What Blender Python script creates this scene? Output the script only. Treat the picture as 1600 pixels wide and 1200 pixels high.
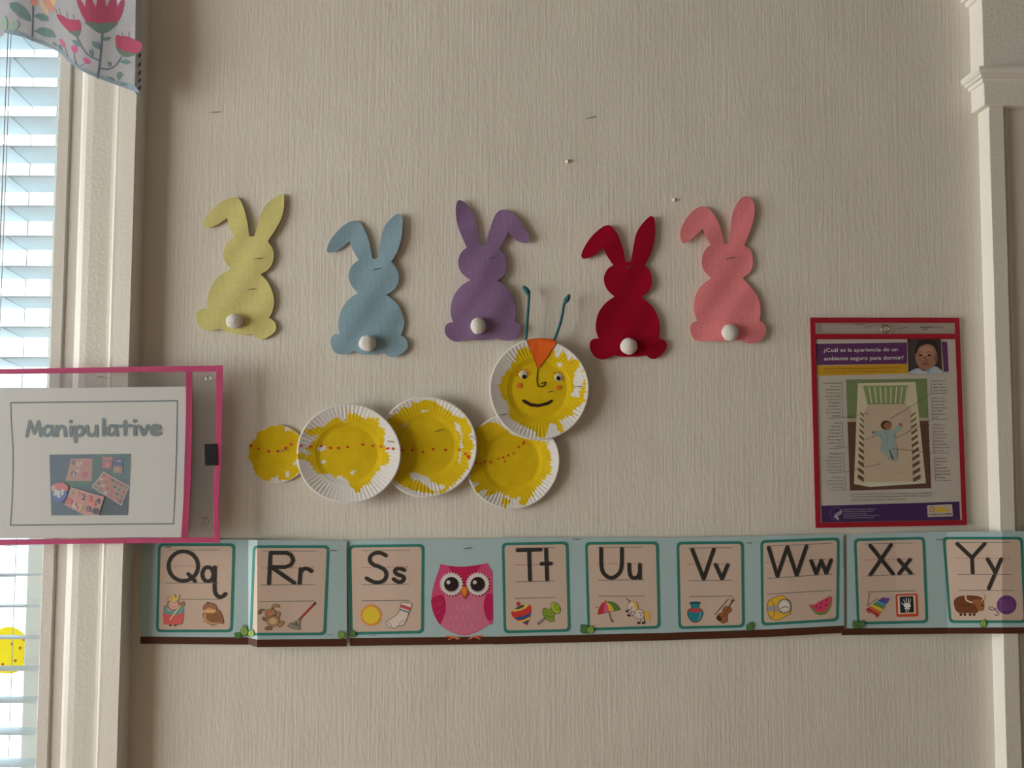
import bpy, bmesh, math, random
import numpy as np
from mathutils import Vector, Matrix, noise
from mathutils.geometry import tessellate_polygon

for o in list(bpy.data.objects):
    bpy.data.objects.remove(o, do_unlink=True)
SC = bpy.context.scene
COL = SC.collection
random.seed(4)

# ------------------------------------------------------------------ camera
FPX = 1250.0                      # focal length in pixels of the 1600x1200 frame
CAM = Vector((0.0, -1.2, 1.5))
ROT = Matrix.Rotation(math.radians(93.0), 3, 'X') @ Matrix.Rotation(0.0045, 3, 'Z')
cd = bpy.data.cameras.new('camera')
cd.sensor_width = 36.0
cd.lens = FPX / 1600.0 * 36.0
cd.clip_start = 0.01
cam = bpy.data.objects.new('camera', cd)
COL.objects.link(cam)
cam.matrix_world = Matrix.Translation(CAM) @ ROT.to_4x4()
SC.camera = cam

# ------------------------------------------------------------------ light
w = bpy.data.worlds.new('sky')
SC.world = w
w.use_nodes = True
bg = w.node_tree.nodes['Background']
bg.inputs[0].default_value = (0.80, 0.92, 1.0, 1)
bg.inputs[1].default_value = 6.0

def area(name, loc, rot, sx, sy, power, color):
    l = bpy.data.lights.new(name, 'AREA')
    l.shape = 'RECTANGLE'; l.size = sx; l.size_y = sy
    l.energy = power; l.color = color
    o = bpy.data.objects.new(name, l)
    o.location = loc; o.rotation_euler = rot
    COL.objects.link(o)
    return o
# daylight entering the tall window in the room's left wall
area('daylight_side_window', (-3.18, -1.32, 1.40), (0, math.radians(-90), 0), 1.7, 1.9, 60.0, (1.0, 0.90, 0.75))

vs = SC.view_settings
vs.view_transform = 'Standard'
vs.look = 'None'
vs.exposure = 0.0
vs.gamma = 1.0
vs.use_curve_mapping = False

# ------------------------------------------------------------------ pixel -> place
def P(px, py, d=0.0):
    """point where the sight line through a pixel meets the plane d metres in front of the back wall"""
    v = ROT @ Vector(((px - 800.0) / FPX, -(py - 600.0) / FPX, -1.0))
    t = (-d - CAM.y) / v.y
    return CAM + v * t

# ------------------------------------------------------------------ materials
def lin(c):
    c = c / 255.0
    return c / 12.92 if c <= 0.04045 else ((c + 0.055) / 1.055) ** 2.4

K = {'strip': (.62, .60, .55), 'lam': (.47, .44, .39), 'poster': (.33, .315, .32), 'left': (.45, .44, .42), 'val': (.74, .70, .66), 'plate': (.60, .58, .52)}
def T(rgb, k='strip'):
    kk = K[k]
    return tuple(min(.85, max(.004, lin(c) / q)) for c, q in zip(rgb, kk))

MATS = {}
def mat(name, color, rough=.6, bump=0.0, bscale=800.0, var=.05, vscale=60.0, metal=0.0, coat=0.0, spec=.4, sheen=0.0, trans=0.0):
    key = (name, tuple(round(c, 3) for c in color), rough, metal)
    if key in MATS: return MATS[key]
    m = bpy.data.materials.new(name)
    m.use_nodes = True
    nt = m.node_tree; n = nt.nodes; L = nt.links
    b = n['Principled BSDF']
    b.inputs['Roughness'].default_value = rough
    b.inputs['Metallic'].default_value = metal
    b.inputs['Coat Weight'].default_value = coat
    b.inputs['Specular IOR Level'].default_value = spec
    b.inputs['Sheen Weight'].default_value = sheen
    tc = n.new('ShaderNodeTexCoord')
    nz = n.new('ShaderNodeTexNoise'); nz.inputs['Scale'].default_value = vscale; nz.inputs['Detail'].default_value = 4
    L.new(tc.outputs['Object'], nz.inputs['Vector'])
    mx = n.new('ShaderNodeMix'); mx.data_type = 'RGBA'
    mx.inputs[6].default_value = tuple(c * (1 - var) for c in color) + (1,)
    mx.inputs[7].default_value = tuple(min(1, c * (1 + var)) for c in color) + (1,)
    L.new(nz.outputs['Fac'], mx.inputs[0])
    L.new(mx.outputs[2], b.inputs['Base Color'])
    if bump:
        n2 = n.new('ShaderNodeTexNoise'); n2.inputs['Scale'].default_value = bscale; n2.inputs['Detail'].default_value = 3
        L.new(tc.outputs['Object'], n2.inputs['Vector'])
        bp = n.new('ShaderNodeBump'); bp.inputs['Strength'].default_value = 1; bp.inputs['Distance'].default_value = bump
        L.new(n2.outputs['Fac'], bp.inputs['Height'])
        L.new(bp.outputs['Normal'], b.inputs['Normal'])
    if trans:
        tr = n.new('ShaderNodeBsdfTranslucent'); L.new(mx.outputs[2], tr.inputs[0])
        ms = n.new('ShaderNodeMixShader'); ms.inputs[0].default_value = trans
        L.new(b.outputs[0], ms.inputs[1]); L.new(tr.outputs[0], ms.inputs[2])
        L.new(ms.outputs[0], n['Material Output'].inputs[0])
    MATS[key] = m
    return m

def ink(rgb, k='strip'):
    return mat('printed_ink', T(rgb, k), rough=.45, var=.03, spec=.3)

def wall_material():
    m = bpy.data.materials.new('combed_wall_paint'); m.use_nodes = True
    nt = m.node_tree; n = nt.nodes; L = nt.links; b = n['Principled BSDF']
    b.inputs['Roughness'].default_value = .55; b.inputs['Specular IOR Level'].default_value = .35
    tc = n.new('ShaderNodeTexCoord')
    def nz(sc, detail, rough=.5):
        mp = n.new('ShaderNodeMapping'); mp.inputs['Scale'].default_value = sc
        L.new(tc.outputs['Object'], mp.inputs[0])
        t = n.new('ShaderNodeTexNoise'); t.inputs['Scale'].default_value = 1; t.inputs['Detail'].default_value = detail
        t.inputs['Roughness'].default_value = rough
        L.new(mp.outputs[0], t.inputs['Vector']); return t.outputs['Fac']
    def math_(op, a, bb):
        q = n.new('ShaderNodeMath'); q.operation = op
        for i, v in enumerate((a, bb)):
            if isinstance(v, (int, float)): q.inputs[i].default_value = v
            else: L.new(v, q.inputs[i])
        return q.outputs[0]
    rib = nz((290, 290, 7), 2)
    rib2 = nz((270, 270, 55), 3)
    lump = nz((60, 60, 60), 4)
    big = nz((7, 7, 7), 2)
    h = math_('ADD', math_('MULTIPLY', rib, .00045), math_('MULTIPLY', rib2, .00050))
    h = math_('ADD', h, math_('MULTIPLY', lump, .0004))
    h = math_('ADD', h, math_('MULTIPLY', big, .004))
    bp = n.new('ShaderNodeBump'); bp.inputs['Strength'].default_value = .8; bp.inputs['Distance'].default_value = 1
    L.new(h, bp.inputs['Height']); L.new(bp.outputs[0], b.inputs['Normal'])
    mx = n.new('ShaderNodeMix'); mx.data_type = 'RGBA'
    mx.inputs[6].default_value = (.74, .69, .61, 1); mx.inputs[7].default_value = (.80, .755, .675, 1)
    L.new(nz((5, 5, 3), 5), mx.inputs[0]); L.new(mx.outputs[2], b.inputs['Base Color'])
    return m

def plastic(name, tint, gloss=.05, rough=.08, haze=0.0):
    m = bpy.data.materials.new(name); m.use_nodes = True
    nt = m.node_tree; n = nt.nodes; L = nt.links
    tr = n.new('ShaderNodeBsdfTransparent')
    gl = n.new('ShaderNodeBsdfGlossy'); gl.inputs['Roughness'].default_value = rough
    ly = n.new('ShaderNodeLayerWeight'); ly.inputs[0].default_value = .35
    mm = n.new('ShaderNodeMath'); mm.operation = 'MULTIPLY_ADD'; mm.inputs[1].default_value = .22; mm.inputs[2].default_value = gloss
    L.new(ly.outputs['Fresnel'], mm.inputs[0])
    ms = n.new('ShaderNodeMixShader')
    tc = n.new('ShaderNodeTexCoord'); nz = n.new('ShaderNodeTexNoise'); nz.inputs['Scale'].default_value = 14
    L.new(tc.outputs['Object'], nz.inputs['Vector'])
    mx = n.new('ShaderNodeMix'); mx.data_type = 'RGBA'
    mx.inputs[6].default_value = tuple(c * .97 for c in tint) + (1,); mx.inputs[7].default_value = tuple(tint) + (1,)
    L.new(nz.outputs['Fac'], mx.inputs[0]); L.new(mx.outputs[2], tr.inputs[0])
    bp = n.new('ShaderNodeBump'); bp.inputs['Distance'].default_value = .004; bp.inputs['Strength'].default_value = .6
    L.new(nz.outputs['Fac'], bp.inputs['Height']); L.new(bp.outputs[0], gl.inputs['Normal'])
    L.new(mm.outputs[0], ms.inputs[0]); L.new(tr.outputs[0], ms.inputs[1]); L.new(gl.outputs[0], ms.inputs[2])
    out = ms
    if haze:
        df = n.new('ShaderNodeBsdfDiffuse'); df.inputs[0].default_value = (.85, .86, .86, 1)
        tl_ = n.new('ShaderNodeBsdfTranslucent'); tl_.inputs[0].default_value = (.85, .86, .86, 1)
        hm = n.new('ShaderNodeMixShader'); hm.inputs[0].default_value = .45
        L.new(df.outputs[0], hm.inputs[1]); L.new(tl_.outputs[0], hm.inputs[2])
        out = n.new('ShaderNodeMixShader'); out.inputs[0].default_value = haze
        L.new(ms.outputs[0], out.inputs[1]); L.new(hm.outputs[0], out.inputs[2])
    L.new(out.outputs[0], n['Material Output'].inputs[0])
    return m

WALL = wall_material()
TRIM = mat('glossy_trim_paint', (.80, .77, .71), rough=.38, bump=.0006, bscale=180, var=.02, vscale=8)
PLAIN = mat('plain_room_paint', (.34, .30, .25), rough=.7, bump=.0005, bscale=90)
STEEL = mat('staple_steel', (.34, .33, .32), rough=.35, metal=1.0)

# ------------------------------------------------------------------ object helpers
ORG = {}
def link(name, me, parent=None):
    o = bpy.data.objects.new(name, me); COL.objects.link(o)
    if parent is not None: o.parent = parent
    return o
def tag(o, label, cat, group=None, kind=None):
    if label: o['label'] = label
    if cat: o['category'] = cat
    if group: o['group'] = group
    if kind: o['kind'] = kind
    return o
def thing(name, loc, label, cat, group=None):
    o = link(name, None); o.location = loc; o.empty_display_size = .05
    ORG[o] = Vector(loc)
    return tag(o, label, cat, group)
def origin_of(parent):
    p = parent
    while p is not None:
        if p in ORG: return ORG[p]
        p = p.parent
    return Vector((0, 0, 0))
def mesh_obj(name, verts, faces, mats, parent=None, midx=None, smooth=False):
    """verts in world space"""
    if parent is not None: o0 = origin_of(parent)
    else:
        xs = [v[0] for v in verts]; ys = [v[1] for v in verts]; zs = [v[2] for v in verts]
        o0 = Vector(((min(xs) + max(xs)) / 2, max(ys), min(zs)))
    me = bpy.data.meshes.new(name)
    me.from_pydata([tuple(Vector(v) - o0) for v in verts], [], faces)
    for m in (mats if isinstance(mats, list) else [mats]): me.materials.append(m)
    if midx: me.polygons.foreach_set('material_index', midx)
    if smooth: me.polygons.foreach_set('use_smooth', [True] * len(me.polygons))
    me.update()
    o = link(name, me, parent)
    if parent is None:
        o.location = o0; ORG[o] = o0
    return o
def box_geo(a, b, V, F):
    (x0, y0, z0), (x1, y1, z1) = a, b
    i = len(V)
    V += [(x0, y0, z0), (x1, y0, z0), (x1, y1, z0), (x0, y1, z0), (x0, y0, z1), (x1, y0, z1), (x1, y1, z1), (x0, y1, z1)]
    F += [tuple(i + k for k in f) for f in ((0, 3, 2, 1), (4, 5, 6, 7), (0, 1, 5, 4), (1, 2, 6, 5), (2, 3, 7, 6), (3, 0, 4, 7))]
def boxes(name, lst, m, parent=None, bevel=0.0):
    V, F = [], []
    for a, b in lst: box_geo(a, b, V, F)
    o = mesh_obj(name, V, F, m, parent)
    if bevel:
        md = o.modifiers.new('bevel', 'BEVEL'); md.width = bevel; md.segments = 2; md.limit_method = 'ANGLE'
    return o
def structure(o):
    o['kind'] = 'structure'; return o

def tube(name, pts, r, m, parent=None, seg=10, caps=True):
    """round tube along world points; r a number or a list"""
    pts = [Vector(p) for p in pts]; V, F = [], []
    n = len(pts); rr = r if isinstance(r, (list, tuple)) else [r] * n
    up = Vector((0, -1, 0))
    for i, p in enumerate(pts):
        t = (pts[min(i + 1, n - 1)] - pts[max(i - 1, 0)]).normalized()
        a = t.cross(up)
        if a.length < 1e-4: a = t.cross(Vector((1, 0, 0)))
        a.normalize(); b = t.cross(a)
        for k in range(seg):
            q = 2 * math.pi * k / seg
            V.append(p + (a * math.cos(q) + b * math.sin(q)) * rr[i])
    for i in range(n - 1):
        for k in range(seg):
            F.append((i * seg + k, i * seg + (k + 1) % seg, (i + 1) * seg + (k + 1) % seg, (i + 1) * seg + k))
    if caps:
        F.append(tuple(range(seg))[::-1]); F.append(tuple((n - 1) * seg + k for k in range(seg)))
    return mesh_obj(name, V, F, m, parent, smooth=True)

# ------------------------------------------------------------------ drawing helpers (pixel outlines)
def smooth(pts, closed=True, n=5):
    out = []; N = len(pts)
    rng = range(N) if closed else range(N - 1)
    for i in rng:
        p1 = pts[i]; p2 = pts[(i + 1) % N]
        p0 = pts[i - 1] if (closed or i > 0) else p1
        p3 = pts[(i + 2) % N] if (closed or i + 2 < N) else p2
        if len(p1) > 2: p0 = p1
        if len(p2) > 2: p3 = p2
        for k in range(n):
            t = k / n; t2 = t * t; t3 = t2 * t
            out.append(tuple(.5 * (2 * p1[j] + (p2[j] - p0[j]) * t + (2 * p0[j] - 5 * p1[j] + 4 * p2[j] - p3[j]) * t2 + (3 * p1[j] - p0[j] - 3 * p2[j] + p3[j]) * t3) for j in (0, 1)))
    if not closed: out.append(tuple(pts[-1][:2]))
    return out
def ell(cx, cy, rx, ry=None, rot=0, n=24):
    ry = rx if ry is None else ry; c, s = math.cos(rot), math.sin(rot)
    return [(cx + rx * math.cos(a) * c - ry * math.sin(a) * s, cy + rx * math.cos(a) * s + ry * math.sin(a) * c) for a in (2 * math.pi * k / n for k in range(n))]
def rrect(tl, tr, br, bl, r, n=5):
    out = []; q = [tl, tr, br, bl]
    for i in range(4):
        p = Vector(q[i]).to_2d(); a = (Vector(q[i - 1]) - p).normalized(); b = (Vector(q[(i + 1) % 4]) - p).normalized()
        s, e = p + a * r, p + b * r
        for k in range(n + 1):
            t = k / n
            v = s * (1 - t) ** 2 + p * 2 * t * (1 - t) + e * t * t
            out.append((v.x, v.y))
    return out
def inset_quad(q, w):
    c = sum((Vector(p) for p in q), Vector((0, 0))) / 4
    out = []
    for i in range(4):
        p = Vector(q[i]); a = (Vector(q[i - 1]) - p).normalized(); b = (Vector(q[(i + 1) % 4]) - p).normalized()
        v = p + (a + b) * w; out.append((v.x, v.y))
    return out
def star(cx, cy, r0, r1, n):
    out = []
    for k in range(2 * n):
        a = math.pi * k / n; r = r0 if k % 2 else r1
        out.append((cx + r * math.cos(a), cy + r * math.sin(a)))
    return out
def crop(ox, oy, s):
    def f(*pts):
        return [(ox + p[0] / s, oy + p[1] / s) + tuple(p[2:]) for p in pts]
    return f

def fill2d(bm, loop):
    vs_ = [bm.verts.new((x, y, 0)) for x, y in loop]
    for t in tessellate_polygon([[Vector((x, y, 0)) for x, y in loop]]):
        try: bm.faces.new([vs_[i] for i in t])
        except ValueError: pass
def cut(bm, xs=(), ys=()):
    for x in xs:
        bmesh.ops.bisect_plane(bm, geom=bm.verts[:] + bm.edges[:] + bm.faces[:], dist=1e-5, plane_co=(x, 0, 0), plane_no=(1, 0, 0))
    for y in ys:
        bmesh.ops.bisect_plane(bm, geom=bm.verts[:] + bm.edges[:] + bm.faces[:], dist=1e-5, plane_co=(0, y, 0), plane_no=(0, 1, 0))
def grid_lines(bm, step):
    xs = [v.co.x for v in bm.verts]; ys = [v.co.y for v in bm.verts]
    f = lambda a, b: [step * k for k in range(int(math.ceil(a / step)), int(math.floor(b / step)) + 1)]
    return f(min(xs), max(xs)), f(min(ys), max(ys))

class Art:
    """flat print: coloured shapes laid down in order, each a hair above the last"""
    def __init__(self, k='strip', step=.00002):
        self.k = k; self.shapes = []; self.step = step
    def poly(self, pts, c, sm=False):
        self.shapes.append(([smooth(pts)] if sm else [[p[:2] for p in pts]], c)); return self
    def stroke(self, pts, wd, c, sm=False, closed=False, cap=True):
        if sm: pts = smooth(pts, closed, 6)
        if closed: pts = list(pts) + [pts[0]]
        items = []; h = wd / 2
        pts = [Vector(p[:2]) for p in pts]
        pts = [p for k, p in enumerate(pts) if k == 0 or (p - pts[k - 1]).length > 1e-5]
        run = [pts[0]]                       # pieces without sharp corners become one ribbon
        def flush(run):
            if len(run) < 2: return
            vv, ff = [], []
            for k, p in enumerate(run):
                d = run[min(k + 1, len(run) - 1)] - run[max(k - 1, 0)]
                nn = Vector((-d.y, d.x)).normalized() * h
                vv += [tuple(p + nn), tuple(p - nn)]
                if k: ff.append((2 * k - 2, 2 * k - 1, 2 * k + 1, 2 * k))
            items.append((vv, ff))
        for k in range(1, len(pts)):
            run.append(pts[k])
            if k + 1 < len(pts) and (pts[k] - pts[k - 1]).angle(pts[k + 1] - pts[k]) > .5:
                flush(run); run = [pts[k]]
                if wd >= 2: items.append(ell(pts[k].x, pts[k].y, h, n=14))
        flush(run)
        if cap:
            for p in (pts[0], pts[-1]): items.append(ell(p.x, p.y, h, n=14 if wd > 3 else 6))
        loops = items
        self.shapes.append((loops, c)); return self
    def outline(self, pts, wd, c, sm=False):
        return self.stroke(pts, wd, c, sm, closed=True, cap=False)
    def tris(self, verts, faces, c):
        self.shapes.append(([(verts, faces)], c)); return self
    def build(self, name, parent, depth, off=.0003, xs=(), step=None, mats=None, label=None):
        V, F, I, M = [], [], [], []; ci = {}; lift = 0.0
        for n, (loops, c) in enumerate(self.shapes):
            m = c if isinstance(c, bpy.types.Material) else ink(c, self.k)
            if m.name not in ci: ci[m.name] = len(M); M.append(m)
            for lp in loops:
                bm = bmesh.new()
                if isinstance(lp, tuple):
                    vv = [bm.verts.new((x, y, 0)) for x, y in lp[0]]
                    for f in lp[1]:
                        try: bm.faces.new([vv[i] for i in f])
                        except ValueError: pass
                elif len(lp) >= 3: fill2d(bm, lp)
                if bm.verts:
                    if step: gx, gy = grid_lines(bm, step); cut(bm, gx, gy)
                    x0 = min(v.co.x for v in bm.verts); x1 = max(v.co.x for v in bm.verts)
                    cut(bm, [x for x in xs if x0 < x < x1])
                b0 = len(V); bm.verts.index_update()
                for v in bm.verts:
                    V.append(P(v.co.x, v.co.y, depth(v.co.x, v.co.y) + off + lift))
                for f in bm.faces:
                    F.append(tuple(b0 + v.index for v in f.verts)); I.append(ci[m.name])
                bm.free(); lift += .000003
            lift += self.step
        # face the room
        G = []
        for f in F:
            a, b, c = V[f[0]], V[f[1]], V[f[2]]
            G.append(f if (b - a).cross(c - a).y < 0 else f[::-1])
        o = mesh_obj(name, V, G, M, parent, I)
        if label: o['label'] = label
        return o

def sheet(name, loop, depth, th, m, parent=None, xs=(), step=None, round_=0.0, sm=False):
    """solid sheet with real thickness: back at depth, front at depth+th"""
    bm = bmesh.new(); fill2d(bm, loop)
    gx, gy = (grid_lines(bm, step) if step else ([], []))
    cut(bm, list(gx) + list(xs), gy)
    bm.verts.index_update()
    n = len(bm.verts); V = []; F = []
    rim = {v.index: v.is_boundary for v in bm.verts}
    for v in bm.verts: V.append(P(v.co.x, v.co.y, depth(v.co.x, v.co.y) + th))
    for v in bm.verts: V.append(P(v.co.x, v.co.y, depth(v.co.x, v.co.y)))
    flip = None
    for f in bm.faces:
        ids = [v.index for v in f.verts]
        a, b, c = V[ids[0]], V[ids[1]], V[ids[2]]
        if (b - a).cross(c - a).y > 0: ids = ids[::-1]
        F.append(tuple(ids)); F.append(tuple(i + n for i in ids[::-1]))
        ids2 = set(ids)
        for k in range(len(ids)):
            i, j = ids[k], ids[(k + 1) % len(ids)]
            e = bm.edges.get((bm.verts[i], bm.verts[j])) if False else None
    bm.verts.ensure_lookup_table()
    for e in bm.edges:
        if e.is_boundary:
            i, j = e.verts[0].index, e.verts[1].index
            f = e.link_faces[0]
            F.append((i, j, j + n, i + n))
    bm.free()
    o = mesh_obj(name, V, F, m, parent)
    bm = bmesh.new(); bm.from_mesh(o.data)
    bmesh.ops.recalc_face_normals(bm, faces=bm.faces)
    if round_:
        ed = [e for e in bm.edges if len(e.link_faces) == 2 and e.calc_face_angle(0) > 1.0]
        bmesh.ops.bevel(bm, geom=ed, offset=round_, segments=2, affect='EDGES', profile=.5, clamp_overlap=True)
    bm.to_mesh(o.data); bm.free()
    if sm: o.data.polygons.foreach_set('use_smooth', [True] * len(o.data.polygons))
    return o

flat = lambda d: (lambda x, y: d)
def film(name, loop, depth, m, parent):
    a_ = Art(); a_.poly(loop, m)
    return a_.build(name, parent, depth, 0.0, step=40)

def staple(parent, a, b, d, name='staple', rad=.00055, label=None, cat=None):
    A, B = P(a[0], a[1], d), P(b[0], b[1], d)
    back = Vector((0, .0022, 0))
    o = tube(name, [A + back, A - Vector((0, .0006, 0)), (A + B) / 2 - Vector((0, .0010, 0)), B - Vector((0, .0006, 0)), B + back], rad, STEEL, parent, seg=8)
    if label: tag(o, label, cat)
    return o

# ------------------------------------------------------------------ lettering (built-in font, turned into mesh outlines)
TXT = {}
def load_text(strings):
    objs = []
    for s in strings:
        c = bpy.data.curves.new('t', 'FONT'); c.body = s; c.size = 1.0; c.resolution_u = 2
        o = bpy.data.objects.new('t', c); COL.objects.link(o); objs.append((s, o, c))
    dg = bpy.context.evaluated_depsgraph_get()
    for s, o, c in objs:
        me = bpy.data.meshes.new_from_object(o.evaluated_get(dg))
        v = [(p.co.x, p.co.y) for p in me.vertices]; f = [tuple(p.vertices) for p in me.polygons]
        TXT[s] = (v, f)
        bpy.data.meshes.remove(me)
    for s, o, c in objs:
        bpy.data.objects.remove(o); bpy.data.curves.remove(c)
def put_text(art, s, x, y, size, color, width=None, slope=0.0, align='l', bold=0.0):
    v, f = TXT[s]
    x0 = min(p[0] for p in v); x1 = max(p[0] for p in v)
    sx = size if width is None else width / (x1 - x0)
    W_ = (x1 - x0) * sx
    bx = x - (0 if align == 'l' else W_ if align == 'r' else W_ / 2)
    for ox, oy in ([(0, 0)] if not bold else [(0, 0), (bold, 0), (bold / 2, bold * .4)]):
        pts = []
        for p in v:
            u = (p[0] - x0) * sx + ox
            pts.append((bx + u, y - p[1] * size + oy + slope * (bx + u - x)))
        art.tris(pts, f, color)

L1 = ["Use una superficie", "firme para", "dormir como un", "colchón en una", "cuna que cumpla", "con las normas", "de seguridad", "aprobadas* y", "cubra el colchón", "con una sábana", "ajustable."]
L2 = ["No use", "almohadas,", "cobijas, pieles", "de borrego o", "protectores de", "cuna en el lugar", "donde duerme", "el bebé."]
L3 = ["Mantenga los", "objetos suaves,", "juguetes y ropa de", "cama suelta fuera", "del área donde", "duerme su bebé."]
L4 = ["No fume ni", "permita que otros", "fumen alrededor", "de su bebé."]
R1 = ["Asegúrese de", "que ningún", "objeto cubra la", "cabeza del bebé."]
R2 = ["Tanto en las", "siestas como", "en la noche,", "siempre ponga", "a su bebé a", "dormir boca", "arriba."]
R3 = ["Póngale a su", "bebé ropa", "ligera para", "dormir, como", "mamelucos o", "pijamas de", "una sola pieza,", "en lugar de usar", "una cobija."]
R4 = ["Su bebé no", "debe dormir", "solo ni", "acompañado", "en una cama de", "adultos, un sofá", "o una silla."]
B1 = ["Para obtener más información sobre las normas de seguridad de las cunas, llame gratis a la", "Comisión de Seguridad de Productos del Consumidor al 1-800-638-2772 (en español o en", "inglés) o visite su página electrónica en http://www.cpsc.gov"]
F1 = ["DEPARTAMENTO DE SALUD Y SERVICIOS", "HUMANOS DE LOS ESTADOS UNIDOS", "Institutos Nacionales de la Salud", "Instituto Nacional de Salud Infantil y Desarrollo", "Humano Eunice Kennedy Shriver"]
Y1 = ["Reduzca el riesgo del síndrome de muerte súbita del bebé", "y de otras causas de muerte relacionadas con el sueño"]
TT = ["¿Cuál es la apariencia de un", "ambiente seguro para dormir?"]
load_text(L1 + L2 + L3 + L4 + R1 + R2 + R3 + R4 + B1 + F1 + Y1 + TT + ["amazon", "basics", "SEGURO AL DORMIR"] + list("0123467"))

# ================================================================== STRUCTURE
X_L, X_R, Y_F, Z_C = -3.2, 3.4, -4.6, 2.75
casing_in = P(85.5, 300, .012).x            # inner edge of the window casing beside the blind
WIN_R = casing_in - .004; WIN_L = WIN_R - .86; WIN_B, WIN_T = .62, 2.28
TH = .16
structure(boxes('wall_back', [((X_L - .2, 0, 0), (WIN_L, TH, Z_C)), ((WIN_R, 0, 0), (X_R + .2, TH, Z_C)),
                              ((WIN_L, 0, 0), (WIN_R, TH, WIN_B)), ((WIN_L, 0, WIN_T), (WIN_R, TH, Z_C))], WALL))
SY0, SY1, SZ0, SZ1 = -2.3, -.34, .5, 2.3     # opening of the side window
structure(boxes('wall_left', [((X_L - .15, Y_F, 0), (X_L, SY0, Z_C)), ((X_L - .15, SY1, 0), (X_L, 0, Z_C)),
                              ((X_L - .15, SY0, 0), (X_L, SY1, SZ0)), ((X_L - .15, SY0, SZ1), (X_L, SY1, Z_C))], PLAIN))
structure(boxes('wall_right', [((X_R, Y_F, 0), (X_R + .15, 0, Z_C))], mat('pale_room_paint', (.5, .47, .43), rough=.7, bump=.0005, bscale=90)))
structure(boxes('wall_front', [((X_L - .15, Y_F - .15, 0), (X_R + .15, Y_F, Z_C))], PLAIN))
structure(boxes('ceiling', [((X_L - .2, Y_F - .2, Z_C), (X_R + .2, TH, Z_C + .15))], PLAIN))
structure(boxes('floor', [((X_L - .2, Y_F - .2, -.15), (X_R + .2, TH, 0))], mat('wood_floor', (.36, .24, .15), rough=.4, var=.2, vscale=5)))
# frame of the side window
sw = structure(boxes('trim_3', [((X_L, SY0 - .1, SZ0 - .1), (X_L + .025, SY0, SZ1 + .1)), ((X_L, SY1, SZ0 - .1), (X_L + .025, SY1 + .1, SZ1 + .1)),
                                ((X_L, SY0, SZ1), (X_L + .025, SY1, SZ1 + .1)), ((X_L, SY0, SZ0 - .1), (X_L + .04, SY1, SZ0))], TRIM))

# ---- moulded casing of the window in the back wall
PROF = [(0, -.012), (0, .010), (.001, .0112), (.0165, .0105), (.0180, .0075), (.034, .0072), (.0360, .0090), (.0395, .0118), (.046, .0140), (.056, .0146), (.070, .0136), (.084, .0120), (.0892, .0122),
        (.0905, .0165), (.0935, .0175), (.0958, .0168), (.0970, .0160), (.1015, .0165), (.1026, .0270), (.1037, .0288), (.1275, .0300), (.1292, .0285), (.1292, 0)]
def casing(name, x0, sgn, z0, z1):
    V, F = [], []; n = len(PROF)
    NZ = 60
    for j in range(NZ + 1):
        z = z0 + (z1 - z0) * j / NZ
        for i, (u, d) in enumerate(PROF):
            wob = .00025 * noise.noise(Vector((i * 3.1, z * 6, 0)))
            V.append((x0 + sgn * (u + (wob if i > 1 else 0)), -d + (wob if 0 < i < n - 1 else 0), z))
    for j in range(NZ):
        for i in range(n - 1):
            a = j * n + i
            q = (a, a + 1, a + n + 1, a + n)
            F.append(q if sgn > 0 else q[::-1])
    F.append(tuple(range(n))[::-1] if sgn > 0 else tuple(range(n))); F.append(tuple(NZ * n + i for i in range(n)) if sgn > 0 else tuple(NZ * n + i for i in range(n))[::-1])
    o = mesh_obj(name, V, F, TRIM)
    return structure(o)
casing('trim_1', casing_in, 1, WIN_B - .04, WIN_T + .12)
casing('trim_2', WIN_L, -1, WIN_B - .04, WIN_T + .12)
structure(boxes('trim_4', [((WIN_L - .15, -.034, WIN_T + .12), (WIN_R + .15, 0, WIN_T + .2)), ((WIN_L, -.02, WIN_T - .002), (WIN_R, 0, WIN_T + .12))], TRIM, bevel=.003))
structure(boxes('trim_5', [((WIN_L - .16, -.07, WIN_B - .07), (WIN_R + .16, 0, WIN_B - .04)), ((WIN_L - .12, -.02, WIN_B - .17), (WIN_R + .12, 0, WIN_B - .07))], TRIM, bevel=.004))

# ---- window: sashes and panes
SASH = mat('sash_paint', (.82, .80, .72), rough=.4, var=.02)
win = thing('window_1', ((WIN_L + WIN_R) / 2, .09, WIN_B), None, None); win['kind'] = 'structure'
MID = P(60, 712, 0).z
ws = .0
def sash(z0, z1, y0):
    st = .062
    s = boxes('sash', [((WIN_L, y0, z0), (WIN_L + st, y0 + .03, z1)), ((WIN_R - st, y0, z0), (WIN_R, y0 + .03, z1)),
                       ((WIN_L + st, y0, z0), (WIN_R - st, y0 + .03, z0 + .05)), ((WIN_L + st, y0, z1 - .04), (WIN_R - st, y0 + .03, z1))], SASH, win, bevel=.002)
    boxes('pane', [((WIN_L + st, y0 + .012, z0 + .05), (WIN_R - st, y0 + .016, z1 - .04))], GLASS, s)
GLASS = plastic('window_glass', (.95, .98, .97), gloss=.02, rough=.0)
sash(WIN_B, MID + .02, .062)
sash(MID - .02, WIN_T, .096)

# ---- panelled pilaster at the right edge of the wall
pil = thing('trim_6', (P(1560, 600).x, 0, 0), None, None); pil['kind'] = 'structure'
def px_x(px, py, d): return P(px, py, d).x
sx0 = px_x(1556.5, 600, .027)
zc0, zc1 = P(1540, 164.5, .033).z, P(1537, 129, .033).z
PW = .30
V, F = [], []
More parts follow.
